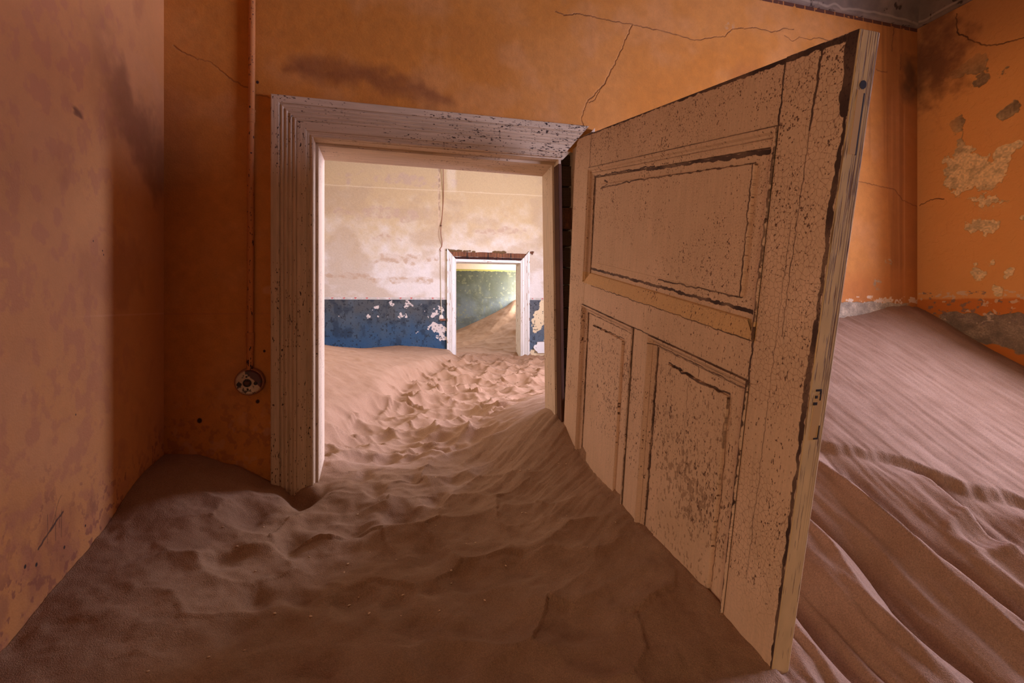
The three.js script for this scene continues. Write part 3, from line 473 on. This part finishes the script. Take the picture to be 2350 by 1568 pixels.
// the doorway between the orange and the blue room
{
  const t = thing('door_1'); tag(t, 'fluted cream door frame with chipped paint round the open doorway', 'door frame', { kind: 'structure' });
  const xl = -0.244, xr = 0.70, yt = 2.092;
  const left = mouldRun(CASING, (o, p, e) => [xl - o, e ? yt + o : 0.45, p], (o, e) => e ? yt + o : 0.45);
  part('side_casing', left, PAINT, t);
  const head = mouldRun(CASING, (o, p, e) => [e ? xr - 0.008 + o * 0.86 : xl - o, yt + o + (e ? 0.006 : 0), p], (o, e) => e ? xr + o : xl - o);
  part('head_casing', head, HEADPAINT, t);
  const rc = CASING.filter(([o]) => o > 0.046); rc.unshift([0.046, 0]);
  part('side_casing', flipped(mouldRun(rc, (o, p, e) => [xr - 0.001 + o, e ? yt + o : 0.45, p], (o, e) => e ? yt + o : 0.45)), PAINT, t);
  // lining: rabbet in front, stop behind; the right hand one leans
  const lin = [[0.036, 0.001], [0, 0.001], [0, -0.046], [-0.010, -0.046], [-0.010, -0.222], [0.036, -0.222]];   // [outwards, z]
  part('door_lining', mouldRun(lin, (o, p, e) => [xl - o, e ? yt + o + 0.0 : 0.45, p], (o, e) => e ? yt + o : 0.45), PAINT, t);
  part('head_lining', mouldRun(lin, (o, p, e) => [e ? xr + o : xl - o, yt + o, p], (o, e) => e ? xr + o : xl - o), PAINT, t);
  const linR = [[0.011, 0.0], [0.001, 0.0], [0, -0.003], [0, -0.050], [-0.008, -0.053], [0.006, -0.222], [0.03, -0.222]];
  part('door_lining', flipped(mouldRun(linR, (o, p, e) => [0.682 + o + (e ? 0 : 0.022), e ? yt + max(0, o) : 0.45, p], (o, e) => e ? yt + o : 0.45)), PAINT, t);
  const strip = part('raw_edge_strip', box(0.015, 1.24, 0.052, 0, 0, 0, 0.003), RAWWOOD, t); strip.position.set(0.6965, 1.455, -0.0235); strip.rotation.z = 0.0134;
  // rough bricks laid bare beside the lining
  const rub = mat(surface(256, 256, 0, 0, 0.2, 0.2, (u, v) => { const f = fbm(u * 60, v * 60, 5, 841), k = 0.55 + 0.7 * f; return [122 * k, 88 * k, 60 * k, f]; }), 0.012);
  for (let i = 0, y = 0.82; y < 2.09; i++) {
    const h = 0.062 + 0.034 * hash(i, 1, 851), wood = i === 13;
    const g = new THREE.BoxGeometry(0.075, h - 0.008, 0.08, 5, 5, 5), p = g.attributes.position;
    for (let k = 0; k < p.count; k++) { const X = p.getX(k), Y = p.getY(k), Z = p.getZ(k), n = wood ? 0.0 : 0.014; p.setXYZ(k, X + n * (fbm(Y * 40 + i, Z * 40, 3, 853) - 0.5), Y + n * 0.7 * (fbm(X * 40, Z * 40 + i, 3, 855) - 0.5), Z + n * (fbm(X * 40 + i * 3, Y * 40 + 5, 3, 857) - 0.5)); }
    g.computeVertexNormals(); g.translate(0.742, y + h / 2, -0.062 - 0.02 * hash(i, 2, 859) + (wood ? 0.018 : 0));
    part(wood ? 'wood_block' : 'brick', g, wood ? RAWWOOD : rub, wallBack); y += h;
  }
}
// the farther doorway; its head casing is gone and the raw lintel shows
{
  const t = thing('door_2'); tag(t, 'white painted frame of the farther doorway with a bare broken wooden head', 'door frame', { kind: 'structure' });
  const xl = 0.905, xr = 1.80, yt = 2.105;
  const bl = mouldRun(CASING, (o, p, e) => [xl - o * 0.88, e ? yt + o : 0.55, Z2 + p * 1.2], (o, e) => e ? yt + o : 0.55); part('side_casing', bl, WHITEPAINT, t);
  part('side_casing', flipped(mouldRun(CASING, (o, p, e) => [xr + o * 0.9, e ? yt + o : 0.55, Z2 + p * 1.2], (o, e) => e ? yt + o : 0.55)), WHITEPAINT, t);
  const lin = [[0.03, 0.012], [-0.004, 0.012], [-0.004, -0.05], [-0.008, -0.05], [-0.008, -0.222], [0.03, -0.222]].map(([a, b]) => [a, b + Z2]);
  part('door_lining', mouldRun(lin, (o, p, e) => [xl - o, e ? yt - 0.028 + o : 0.55, p], (o, e) => e ? yt : 0.55), WHITEPAINT, t);
  part('door_lining', flipped(mouldRun(lin, (o, p, e) => [xr + o, e ? yt - 0.028 + o : 0.55, p], (o, e) => e ? yt : 0.55)), WHITEPAINT, t);
  part('head_lining', mouldRun(lin, (o, p, e) => [e ? xr + o : xl - o, yt - 0.028 + o, p], (o, e) => e ? xr : xl), WHITEPAINT, t);
  const trap = (y0, y1, i0, i1, z0, z1) => { const s = new THREE.Shape(); s.moveTo(xl - i0, y0); s.lineTo(xr + i0, y0); for (let k = 0; k <= 24; k++) { const q = 1 - k / 24; s.lineTo(lerp(xl - i1, xr + i1, q), y1 + 0.016 * (fbm(q * 22, 1, 3, 861) - 0.5)); } const g = new THREE.ExtrudeGeometry(s, { depth: z1 - z0, bevelEnabled: false }); g.translate(0, 0, z0); return g; };
  part('bare_lintel', trap(yt + 0.038, yt + 0.098, 0.03, 0.085, Z2 - 0.01, Z2 + 0.006), RAWWOOD, t);
  part('groove_board', trap(yt + 0.004, yt + 0.036, 0.0, 0.03, Z2 - 0.012, Z2 + 0.001), mat(RAWWOOD, 0.003, 0.9), t).material = new THREE.MeshStandardMaterial({ map: RAWWOOD.map, bumpMap: RAWWOOD.bumpMap, bumpScale: 0.003, color: 0x8a6a58, roughness: 0.95 });
  const mortar = mat(surface(128, 128, 0, 0, 0.1, 0.1, (u, v) => { const f = fbm(u * 120, v * 120, 4, 871), k = 0.6 + 0.7 * f; return [140 * k, 104 * k, 62 * k, f]; }), 0.006);
  const lumps = []; for (let i = 0; i < 26; i++) { const q = i < 12 ? i / 12 * 0.14 : i < 18 ? 0.62 + (i - 12) / 6 * 0.1 : hash(i, 3, 873), g = new THREE.IcosahedronGeometry(0.012 + 0.012 * hash(i, 4, 875), 1); g.scale(1.5, 0.8, 0.5); g.translate(lerp(xl - 0.10, xr + 0.10, q), yt + 0.102 + 0.014 * hash(i, 5, 877), Z2 + 0.003); lumps.push(g); }
  part('mortar_crust', merged(lumps), mortar, t).userData.kind = 'stuff';
}

// ------------------------------------------------------------------ the big panelled door, sagging on its hinges
const DW = 1.125, DH = 1.72, DT = 0.042;
const doorTex = (() => {
  const W = 2048, H = 1900, u0 = -0.02, v0 = -1.32, uw = 1.18, vh = 1.34;   // u = across the door, v = -down
  // joints and gaps where the paint has broken: [w, h] polylines
  const gaps = [
    { pts: [[0.985, 0], [0.985, 0.12]], w: 0.006 }, { pts: [[0.985, 0.12], [0.982, 0.5]], w: 0.004, a: 0.7 }, { pts: [[0.984, 0.5], [0.982, 0.62]], w: 0.007 }, { pts: [[0.982, 0.62], [0.98, 1.2]], w: 0.005 },
    { pts: [[1.062, 0], [1.055, 0.14]], w: 0.006 }, { pts: [[1.055, 0.14], [1.05, 0.5]], w: 0.0025, a: 0.6 }, { pts: [[1.04, 0.3], [1.035, 1.0]], w: 0.0015, a: 0.5 }, { pts: [[0.14, 0], [0.14, 0.12]], w: 0.0035 },
    { pts: [[0.0, 0.004], [1.125, 0.004]], w: 0.007 }, { pts: [[0.5, 0.002], [1.125, 0.008]], w: 0.012 }, { pts: [[0.5, 0.158], [0.96, 0.160]], w: 0.008 }, { pts: [[0.78, 0.161], [0.96, 0.162]], w: 0.010 }, { pts: [[0.16, 0.152], [0.55, 0.152]], w: 0.004 }, { pts: [[0.162, 0.15], [0.16, 0.46]], w: 0.005 },
    { pts: [[0.27, 0.186], [0.21, 0.196], [0.45, 0.183], [0.92, 0.18]], w: 0.004, a: 0.85 }, { pts: [[0.232, 0.17], [0.255, 0.176]], w: 0.009 }, { pts: [[0.92, 0.18], [0.922, 0.45]], w: 0.004, a: 0.8 }, { pts: [[0.6, 0.455], [0.92, 0.45]], w: 0.004, a: 0.8 },
    { pts: [[0.16, 0.474], [0.96, 0.474]], w: 0.010 }, { pts: [[0.2, 0.53], [0.985, 0.527]], w: 0.0025, a: 0.8 },
    { pts: [[0.51, 0.607], [0.6, 0.607]], w: 0.003 }, { pts: [[0.6, 0.63], [0.985, 0.63]], w: 0.004, a: 0.8 }, { pts: [[0.16, 0.632], [0.5, 0.632]], w: 0.003, a: 0.7 },
    { pts: [[0.63, 0.63], [0.63, 1.1]], w: 0.007 }, { pts: [[0.161, 0.63], [0.16, 1.05]], w: 0.0045 }, { pts: [[0.682, 0.662], [0.8, 0.667], [0.916, 0.66]], w: 0.005 }, { pts: [[0.212, 0.668], [0.434, 0.662]], w: 0.003 }, { pts: [[0.916, 0.66], [0.92, 1.1]], w: 0.003, a: 0.6 },
    { pts: [[1.121, 0], [1.118, 0.5], [1.123, 1.3]], w: 0.011 }, { pts: [[1.114, 0.01], [1.117, 0.12]], w: 0.03 }, { pts: [[1.118, 0.2], [1.116, 0.3], [1.119, 0.36]], w: 0.016 }, { pts: [[1.118, 0.46], [1.116, 0.58], [1.12, 0.66]], w: 0.018 }, { pts: [[0.957, 0.7], [0.957, 1.0]], w: 0.004 }, { pts: [[0.8, 0.6], [0.805, 0.66]], w: 0.0015 }, { pts: [[0.78, 0.67], [0.785, 0.95]], w: 0.0012, a: 0.5 },
    ...[0, 0.0145, 0.027].flatMap((o) => [[[0.13 + o, 0.12 + o * 1.3], [0.985 - o, 0.12 + o * 1.3]], [[0.13 + o, 0.12 + o], [0.13 + o, 0.5]], [[0.131 + o, 0.607 + o], [0.517 - o, 0.607 + o]], [[0.131 + o, 0.607 + o], [0.131 + o, 1.3]], [[0.6 + o, 0.607 + o], [0.985 - o, 0.607 + o]], [[0.6 + o, 0.607 + o], [0.6 + o, 1.3]], [[0.517 - o * 0.3, 0.607], [0.517 - o * 0.3, 1.3]]].map((pts) => ({ pts, w: o === 0.0145 ? 0.0022 : 0.0032, a: o === 0.0145 ? 0.45 : 0.75, fine: 1 }))),
  ].map((g) => ({ ...g, w: g.w * 0.72, pts: g.pts.map(([a, b]) => [a, -b]), rough: g.fine ? 0.0008 : 0.004 }));
  const m = crackMask(W, H, u0, v0, uw, vh, gaps);
  return surface(W, H, u0, v0, uw, vh, (u, v, i) => {
    const h = -v, stile = u > 0.98, grain = fbm(u * 220, v * 9, 3, 901), patch = fbm(u * 4, v * 3, 4, 903), fine = fbm(u * 300, v * 300, 2, 905);
    let c = mix3([220, 184, 152], [208, 172, 138], sstep(0.35, 0.65, patch)); let k = 0.94 + 0.07 * grain + 0.06 * fine, ht = 0.6 + 0.12 * (grain - 0.5) + 0.1 * (fine - 0.5);
    if (h > 0.488 && h < 0.528 && u > 0.13 && u < 0.99) { c = mix3(c, [214, 168, 108], 0.75); }
    c = [c[0] * k, c[1] * k, c[2] * k];
    // alligator cracking in the old paint, strongest on the free stile and the upper panel
    const wx = u + 0.006 * (fbm(u * 50, v * 50, 2, 907) - 0.5), cell = stile ? 105 : 150, [f1, f2] = worley(wx * cell, v * cell * (stile ? 0.8 : 1.05), 909);
    const net = sstep(0.09, 0.0, f2 - f1) * sstep(0.3, 0.55, fbm(u * 9 + 3, v * 7, 3, 911)) * (stile ? 0.42 : h < 0.47 ? 0.3 : 0.22) * sstep(1.15, 0.9, h);
    c = mix3(c, [88, 48, 30], net); ht -= 0.35 * net;
    // grainwise chips: near the top edge, near the joints, and low on the panels
    const near = sstep(0.14, 0.0, h) * 0.10 + sstep(0.9, 1.12, u) * 0.03 + sstep(0.3, 0.1, abs(h - 0.86)) * (u < 0.95 ? 0.06 : 0) + (u < 0.45 && h > 0.62 ? 0.025 : 0) - sstep(0.98, 1.08, h) * 0.2;
    const chip = 0.85 * sstep(0.735, 0.76, fbm(u * 360, v * (h < 0.5 ? 260 : 130), 3, 913) * 0.85 + 0.15 * fbm(u * 40, v * 30, 3, 914) + 0.2 * (fbm(u * 10, v * 8, 3, 915) - 0.5) + near * 0.6); c = mix3(c, [70, 40, 26], 0.9 * chip); ht -= 0.4 * chip;
    // worn scabby area on the right lower panel
    const scab = sstep(0.55, 0.62, fbm(u * 150, v * 90, 4, 917) + 0.16 * sstep(0.15, 0.02, hypot((u - 0.80) * 0.9, h - 0.93)) - 0.12) * (u > 0.62 && u < 0.95 && h > 0.68 ? 1 : 0); c = mix3(c, [132, 98, 72], 0.5 * scab); ht -= 0.3 * scab;
    const g = m[i]; c = mix3(c, [44, 22, 14], 0.95 * g); ht -= 0.6 * g;
    return [c[0], c[1], c[2], ht];
  }, THREE.ClampToEdgeWrapping);
})();
const DOOR = mat(doorTex, 0.0022, 0.82);
const edgeTex = surface(256, 2048, -0.001, -1.8, 0.044, 1.82, (u, v) => {         // the free edge: combed, worn paint over dark wood
  const h = -v, f = fbm(u * 500, v * 12, 4, 931), k = 0.92 + 0.12 * fbm(u * 60, v * 20, 3, 933);
  let c = [216 * k, 178 * k, 128 * k]; const rightness = sstep(0.012, 0.034, u);
  const wear = sstep(0.6, 0.66, fbm(u * 900, v * 22, 3, 935) * 0.8 + 0.2 * f + 0.03 * rightness + 0.05 * sstep(0.7, 0.0, h) - 0.03 - 0.09 * sstep(0.55, 0.9, h)); c = mix3(c, [104, 64, 40], 0.75 * wear);
  for (const g of [0.028, 0.033, 0.037]) c = mix3(c, [110, 74, 48], 0.5 * sstep(0.0011, 0.0004, abs(u - g - 0.001 * (vnoise(v * 6, g * 900) - 0.5))) * sstep(0.95, 0.6, h));
  return [c[0], c[1], c[2], 0.7 - 0.5 * wear];
}, THREE.ClampToEdgeWrapping);
const DOOREDGE = mat(edgeTex, 0.002, 0.95);
{
  const t = thing('panelled_door', [0.70, 2.132, 0.14]); tag(t, 'tall old panelled door with peeling cream paint standing open, half buried in sand', 'door', { kind: 'thing' });
  const th = 10.7 * PI / 180; t.setRotationFromMatrix(new THREE.Matrix4().makeBasis(new THREE.Vector3(0, -sin(th), cos(th)), new THREE.Vector3(0, cos(th), sin(th)), new THREE.Vector3(-1, 0, 0)));
  const rack = (g, edge) => {                                  // joints have loosened: the stiles lean a little against the rails
    const p = g.attributes.position, uv = new Float32Array(p.count * 2), nrm = g.attributes.normal;
    for (let i = 0; i < p.count; i++) {
      const w = p.getX(i), h = -p.getY(i), d = -p.getZ(i), onEdge = edge && nrm.getX(i) > 0.7;
      uv[i * 2] = onEdge ? d : w; uv[i * 2 + 1] = -h;
      p.setX(i, w + h * (0.076 - 0.041 * w / DW));
    }
    g.setAttribute('uv', new THREE.BufferAttribute(uv, 2)); return g;
  };
  const slab = (w0, w1, h0, h1, d0, d1, r = 0.0025, edge = false) => rack(box(w1 - w0, h1 - h0, d1 - d0, (w0 + w1) / 2, -(h0 + h1) / 2, -(d0 + d1) / 2, r), edge);
  { const s = new THREE.Shape(); s.moveTo(0, -DH); s.lineTo(0.14, -DH); s.lineTo(0.14, 0); s.lineTo(0.035, -0.004); s.lineTo(0.012, -0.02); s.lineTo(0.004, -0.06); s.lineTo(0, -0.1); s.closePath();
    const g = new THREE.ExtrudeGeometry(s, { depth: DT - 0.004, bevelEnabled: true, bevelSize: 0.002, bevelThickness: 0.002, bevelSegments: 2 }); g.translate(0, 0, -DT + 0.002); part('hinge_stile', rack(g), DOOR, t); }
  part('lock_stile', slab(0.985, DW, 0, DH, 0, DT, 0.003, true), [DOOREDGE, DOOR, DOOR, DOOR, DOOR, DOOR], t).userData.label = 'free stile with worn pale edge';
  part('top_rail', slab(0.1385, 0.9865, 0.0015, 0.126, 0.0005, DT), DOOR, t);
  part('lock_rail', slab(0.1385, 0.9865, 0.524, 0.612, 0.0008, DT), DOOR, t);
  part('muntin', slab(0.517, 0.60, 0.61, DH, 0.0006, DT), DOOR, t);
  part('bottom_rail', slab(0.14, 0.985, DH - 0.22, DH, 0.001, DT), DOOR, t);
  const PD = 0.0165;
  const panel = (w0, w1, h0, h1, f) => { const a = plainGeo(slab(w0, w1, h0, h1, PD, DT - 0.008, 0.001)), b = plainGeo(slab(f[0], f[1], f[2], f[3], PD - 0.0075, PD + 0.01, 0.0035)); return mergeGeometries([a, b]); };
  part('panel', panel(0.13, 0.99, 0.115, 0.535, [0.216, 0.925, 0.18, 0.449]), DOOR, t);
  part('panel', panel(0.135, 0.52, 0.605, DH - 0.2, [0.21, 0.434, 0.666, 1.44]), DOOR, t);
  part('panel', panel(0.597, 0.99, 0.605, DH - 0.2, [0.682, 0.916, 0.664, 1.44]), DOOR, t);
  const OV = [[0, 0], [0.0012, -0.004], [0.0045, -0.0045], [0.0072, -0.002], [0.010, 0.0045], [0.0135, 0.0075], [0.0165, 0.0072], [0.0185, 0.0095], [0.022, 0.0115], [0.0255, 0.0125], [0.027, 0.0165], [0.027, 0.02]];
  const mould = (w0, w1, h0, h1, side, prof = OV) => {         // a mitred length inside the opening w0..w1, h0..h1
    const tall = h1 < 1.3 ? 1.3 : 1, P = { top: (o, e) => [e ? w1 - o : w0 + o, -h0 - o * tall], bottom: (o, e) => [e ? w1 - o : w0 + o, -h1 + o], left: (o, e) => [w0 + o, e ? -h0 - o * tall : -h1 + (h1 > 1.3 ? 0 : o)], right: (o, e) => [w1 - o, e ? -h0 - o * tall : -h1 + (h1 > 1.3 ? 0 : o)] }[side];
    let g = mouldRun(prof, (o, p, e) => [...P(o, e), -p], () => 0); if (side === 'top' || side === 'right') flipped(g); else g.computeVertexNormals();
    g = plainGeo(g); return part('moulding', rack(g), DOOR, t);
  };
  for (const s of ['top', 'left', 'right']) mould(0.13, 0.985, 0.12, 0.525, s);
  mould(0.131, 0.985, 0.12, 0.525, 'bottom', [[0, 0.0002], [0.002, 0.0008], [0.034, 0.010], [0.0362, 0.013], [0.0362, 0.02]]).userData.label = 'yellowish bevelled strip below the upper panel';
  for (const s of ['top', 'left', 'right']) { mould(0.131, 0.517, 0.607, DH, s); mould(0.60, 0.985, 0.607, DH, s); }
  // traces of ironmongery let into the free edge
  const dark = plain(0x2a1a12, 0.8);
  const lean = (h) => DW + h * 0.035;
  const onEdge = (name, h0, h1, d0, d1, m, out = 0.0006, label) => { const g = box(0.002, h1 - h0, d1 - d0, 0, -(h0 + h1) / 2, -(d0 + d1) / 2); const p = g.attributes.position; for (let i = 0; i < p.count; i++) p.setX(i, p.getX(i) + lean(-p.getY(i)) - 0.001 + out); const q = part(name, g, m, t); if (label) q.userData.label = label; return q; };
  onEdge('bolt_plate', 0.088, 0.185, 0.012, 0.024, plain(0xc89c68, 0.85), 0.0008, 'narrow painted flush bolt plate');
  onEdge('bolt_slot', 0.092, 0.186, 0.0245, 0.0275, dark, 0.0004, 'dark slot beside the bolt plate');
  const hole = new THREE.CylinderGeometry(0.0065, 0.0065, 0.004, 20); hole.rotateZ(PI / 2); hole.translate(lean(0.08) - 0.0012, -0.08, -0.021); part('bolt_hole', hole, dark, t);
  onEdge('lock_plate', 0.583, 0.665, 0.012, 0.0285, plain(0xc89c68, 0.85), 0.0006, 'pale lock plate let into the edge');
  for (const [a, b, c, d] of [[0.574, 0.5775, 0.012, 0.024], [0.5775, 0.594, 0.022, 0.0245], [0.597, 0.602, 0.010, 0.018], [0.585, 0.590, 0.012, 0.017], [0.64, 0.662, 0.0285, 0.0305], [0.662, 0.665, 0.02, 0.030]]) onEdge('lock_gap', a, b, c, d, dark, 0.0012);
}

// ------------------------------------------------------------------ conduit and rotary switch on the orange wall
{
  const cond = mat(surface(64, 1400, 0, 0, 0.07, 1.7, (u, v) => { const f = fbm(u * 60, v * 30, 4, 951), k = 0.85 + 0.25 * f; let c = mix3([208, 134, 72], [188, 112, 48], f); const chip = sstep(0.74, 0.76, fbm(u * 200, v * 90, 3, 953) + 0.14 * sstep(1.5, 1.62, v)); c = mix3([c[0] * k, c[1] * k, c[2] * k], [60, 26, 20], chip); return [...c, 0.6 - 0.3 * chip]; }), 0.002, 0.7);
  const t = thing('conduit'); tag(t, 'thin orange painted metal conduit pipe running down the wall to the switch', 'pipe');
  const tube = (pts, r) => new THREE.TubeGeometry(new THREE.CatmullRomCurve3(pts.map((p) => new THREE.Vector3(...p))), 60, r, 14);
  const Z = 0.0115;
  part('pipe', tube([[-0.4385, 2.93, Z], [-0.4385, 2.552, Z], [-0.440, 2.251, Z], [-0.443, 2.0, Z], [-0.4445, 1.6, Z], [-0.4455, 1.38, Z], [-0.446, 1.27, Z]], 0.0102), cond, t); metreUv(t.children[0].geometry, 1.66, 0.064);
  for (const [x, y] of [[-0.4417, 2.158], [-0.4452, 1.393]]) { const g = new THREE.LatheGeometry([[0.0100, -0.035], [0.0118, -0.034], [0.0122, -0.03], [0.0122, 0.004], [0.0135, 0.006], [0.0135, 0.010], [0.0105, 0.012]].map((p) => new THREE.Vector2(...p)), 18); g.translate(x, y, Z); part('coupling', g, cond, t); }
  const s = thing('rotary_switch', [-0.446, 1.237, 0]); tag(s, 'round broken rotary light switch with chipped white face under the conduit', 'switch');
  const disc = (pts) => { const g = new THREE.LatheGeometry(pts.map((p) => new THREE.Vector2(...p)), 40); g.rotateX(PI / 2); return g; };
  const brown = plain(0x5a3420, 0.6), porc = mat(surface(256, 256, -0.05, -0.05, 0.1, 0.1, (u, v) => { const d = fbm(u * 70, v * 70, 4, 961); let c = mix3([222, 206, 176], [180, 150, 116], fbm(u * 40, v * 40, 3, 963)); c = mix3(c, [84, 26, 16], sstep(0, 0.004, u * 0.8 + v * 0.55 - 0.013 + 0.016 * (d - 0.5))); c = mix3(c, [50, 34, 24], 0.8 * sstep(0.62, 0.68, d)); return [...c, d]; }), 0.001, 0.45);
  part('base', disc([[0.0, 0.0005], [0.047, 0.0005], [0.0475, 0.004], [0.0465, 0.016], [0.044, 0.020], [0, 0.020]]), mat(surface(64, 64, 0, 0, 0.2, 0.2, (u, v) => { const f = fbm(u * 90, v * 90, 4, 965), k = 0.7 + 0.5 * f; return [168 * k, 108 * k, 70 * k, f]; }), 0.002, 0.7), s);
  const face = disc([[0.0, 0.0265], [0.012, 0.0265], [0.014, 0.0275], [0.036, 0.0275], [0.0395, 0.026], [0.0415, 0.022], [0.0415, 0.019]]); { const p = face.attributes.position, uv = face.attributes.uv; for (let i = 0; i < p.count; i++) uv.setXY(i, p.getX(i), p.getY(i)); }
  part('face_plate', face, porc, s);
  const hub = part('spindle', disc([[0, 0.034], [0.006, 0.034], [0.0075, 0.032], [0.0085, 0.0275]]), brown, s); hub.position.set(-0.004, -0.002, 0);
  part('spindle_collar', disc([[0.009, 0.0275], [0.0095, 0.0295], [0.013, 0.0295], [0.0135, 0.0275]]), plain(0x2c1c14, 0.5), s).position.set(-0.004, -0.002, 0);
  for (const [x, y, r] of [[-0.006, 0.019, 0.0035], [-0.002, -0.024, 0.0035], [-0.029, -0.006, 0.0075], [0.022, -0.004, 0.0065]]) { const g = disc([[0, 0.0285], [r * 0.8, 0.0285], [r, 0.0272]]); g.translate(x, y, 0); part('screw', g, plain(0x241812, 0.6), s); }
}

// ------------------------------------------------------------------ small things on the blue room's wall
{
  const t = thing('cable'); tag(t, 'thin brown cable hanging loosely down the white wall beside the far doorway', 'cable');
  const pts = [[0.737, 3.48], [0.735, 3.324], [0.742, 3.1], [0.74, 2.86], [0.722, 2.62], [0.711, 2.539], [0.708, 2.42], [0.724, 2.32], [0.72, 2.266], [0.70, 2.235], [0.706, 2.2]];
  part('cord', new THREE.TubeGeometry(new THREE.CatmullRomCurve3(pts.map(([x, y], i) => new THREE.Vector3(x, y, Z2 + 0.012 + 0.012 * sin(i * 1.3)))), 90, 0.0048, 8), plain(0x8a5438, 0.8), t);
  const g2 = new THREE.TubeGeometry(new THREE.CatmullRomCurve3([[0.706, 2.2], [0.709, 1.9], [0.712, 1.6], [0.718, 1.336]].map(([x, y]) => new THREE.Vector3(x, y, Z2 + 0.006))), 40, 0.005, 8);
  part('thin_conduit', g2, plain(0xc8bca4, 0.7), t);
  part('nail', new THREE.SphereGeometry(0.012, 10, 8).scale(1, 1, 0.6).translate(0.711, 2.539, Z2 + 0.008), plain(0x2c2018, 0.8), t);
  const b = thing('switch_stub'); tag(b, 'rusty broken switch stub on the blue wall left of the far door frame', 'switch');
  part('plaster_dab', new THREE.IcosahedronGeometry(0.04, 2).scale(0.75, 1.1, 0.22).translate(0.715, 1.33, Z2 + 0.004), plain(0xd8ccbc, 0.95), b);
  part('bracket', box(0.07, 0.028, 0.02, 0.735, 1.305, Z2 + 0.014, 0.006), plain(0x7a4a34, 0.8), b);
  const s = new THREE.Shape(); s.moveTo(2.5, 0.835); s.lineTo(2.04, 0.835); s.lineTo(2.03, 0.86); s.quadraticCurveTo(2.005, 0.865, 2.0, 0.885); s.quadraticCurveTo(1.975, 0.905, 1.985, 0.925); s.quadraticCurveTo(1.99, 0.95, 2.02, 0.945); s.quadraticCurveTo(2.035, 0.955, 2.035, 0.985); s.lineTo(2.5, 0.985); s.closePath();
  const hole = new THREE.Path(); hole.absarc(2.012, 0.907, 0.007, 0, PI * 2); s.holes.push(hole);
  const pl = thing('enamel_board'); tag(pl, 'white enamelled board with scalloped end lying low against the flaking wall', 'board');
  part('board', new THREE.ExtrudeGeometry(s, { depth: 0.012, bevelEnabled: true, bevelSize: 0.003, bevelThickness: 0.003, bevelSegments: 2 }).translate(0, 0, Z2 + 0.008), plain(0xe6e2dc, 0.35), pl);
  part('rim', box(0.44, 0.006, 0.02, 2.27, 0.991, Z2 + 0.014, 0.002), plain(0x7a6a5c, 0.6), pl);
  const sp = new THREE.Shape([[0, 0], [0.03, 0.028], [0.06, 0.012], [0.045, 0.03], [0.075, 0.026], [0.052, -0.018], [0.03, 0.002]].map((p) => new THREE.Vector2(...p)));
  tag(obj('splinter', new THREE.ExtrudeGeometry(sp, { depth: 0.012, bevelEnabled: false }).translate(1.915, 2.21, Z2 + 0.003), RAWWOOD), 'broken wood splinter sticking out at the corner of the far door head', 'splinter');
}
// a dry twig and crumbs on the sand
{
  const y = (x, z) => sandHeight(x, z);
  const twig = (a, b, r, label) => tag(obj('twig', new THREE.TubeGeometry(new THREE.CatmullRomCurve3([a, [(a[0] + b[0]) / 2 + 0.002, (a[1] + b[1]) / 2], b].map(([x, z]) => new THREE.Vector3(x, y(x, z) + r, z))), 12, r, 6), plain(0x8a5a34, 0.9)), label, 'twig');
  twig([1.285, 0.853], [1.312, 0.866], 0.0011, 'short dry twig lying on the rippled sand right of the door');
  const list = []; for (let i = 0; i < 46; i++) { const x = -0.5 + 1.15 * hash(i, 1, 971), z = 0.03 + 0.75 * hash(i, 2, 971), g = new THREE.IcosahedronGeometry(0.0016 + 0.0016 * hash(i, 3, 971), 0); g.scale(1 + hash(i, 4, 971), 0.6, 1); g.rotateY(i); g.translate(x, y(x, z) + 0.0008, z); list.push(g); }
  tag(obj('plaster_crumbs', merged(list), plain(0xd8b490, 0.9)), 'tiny pale plaster crumbs scattered on the dark sand before the doorway', 'crumbs', { kind: 'stuff' });
}
renderer.render(scene, camera);
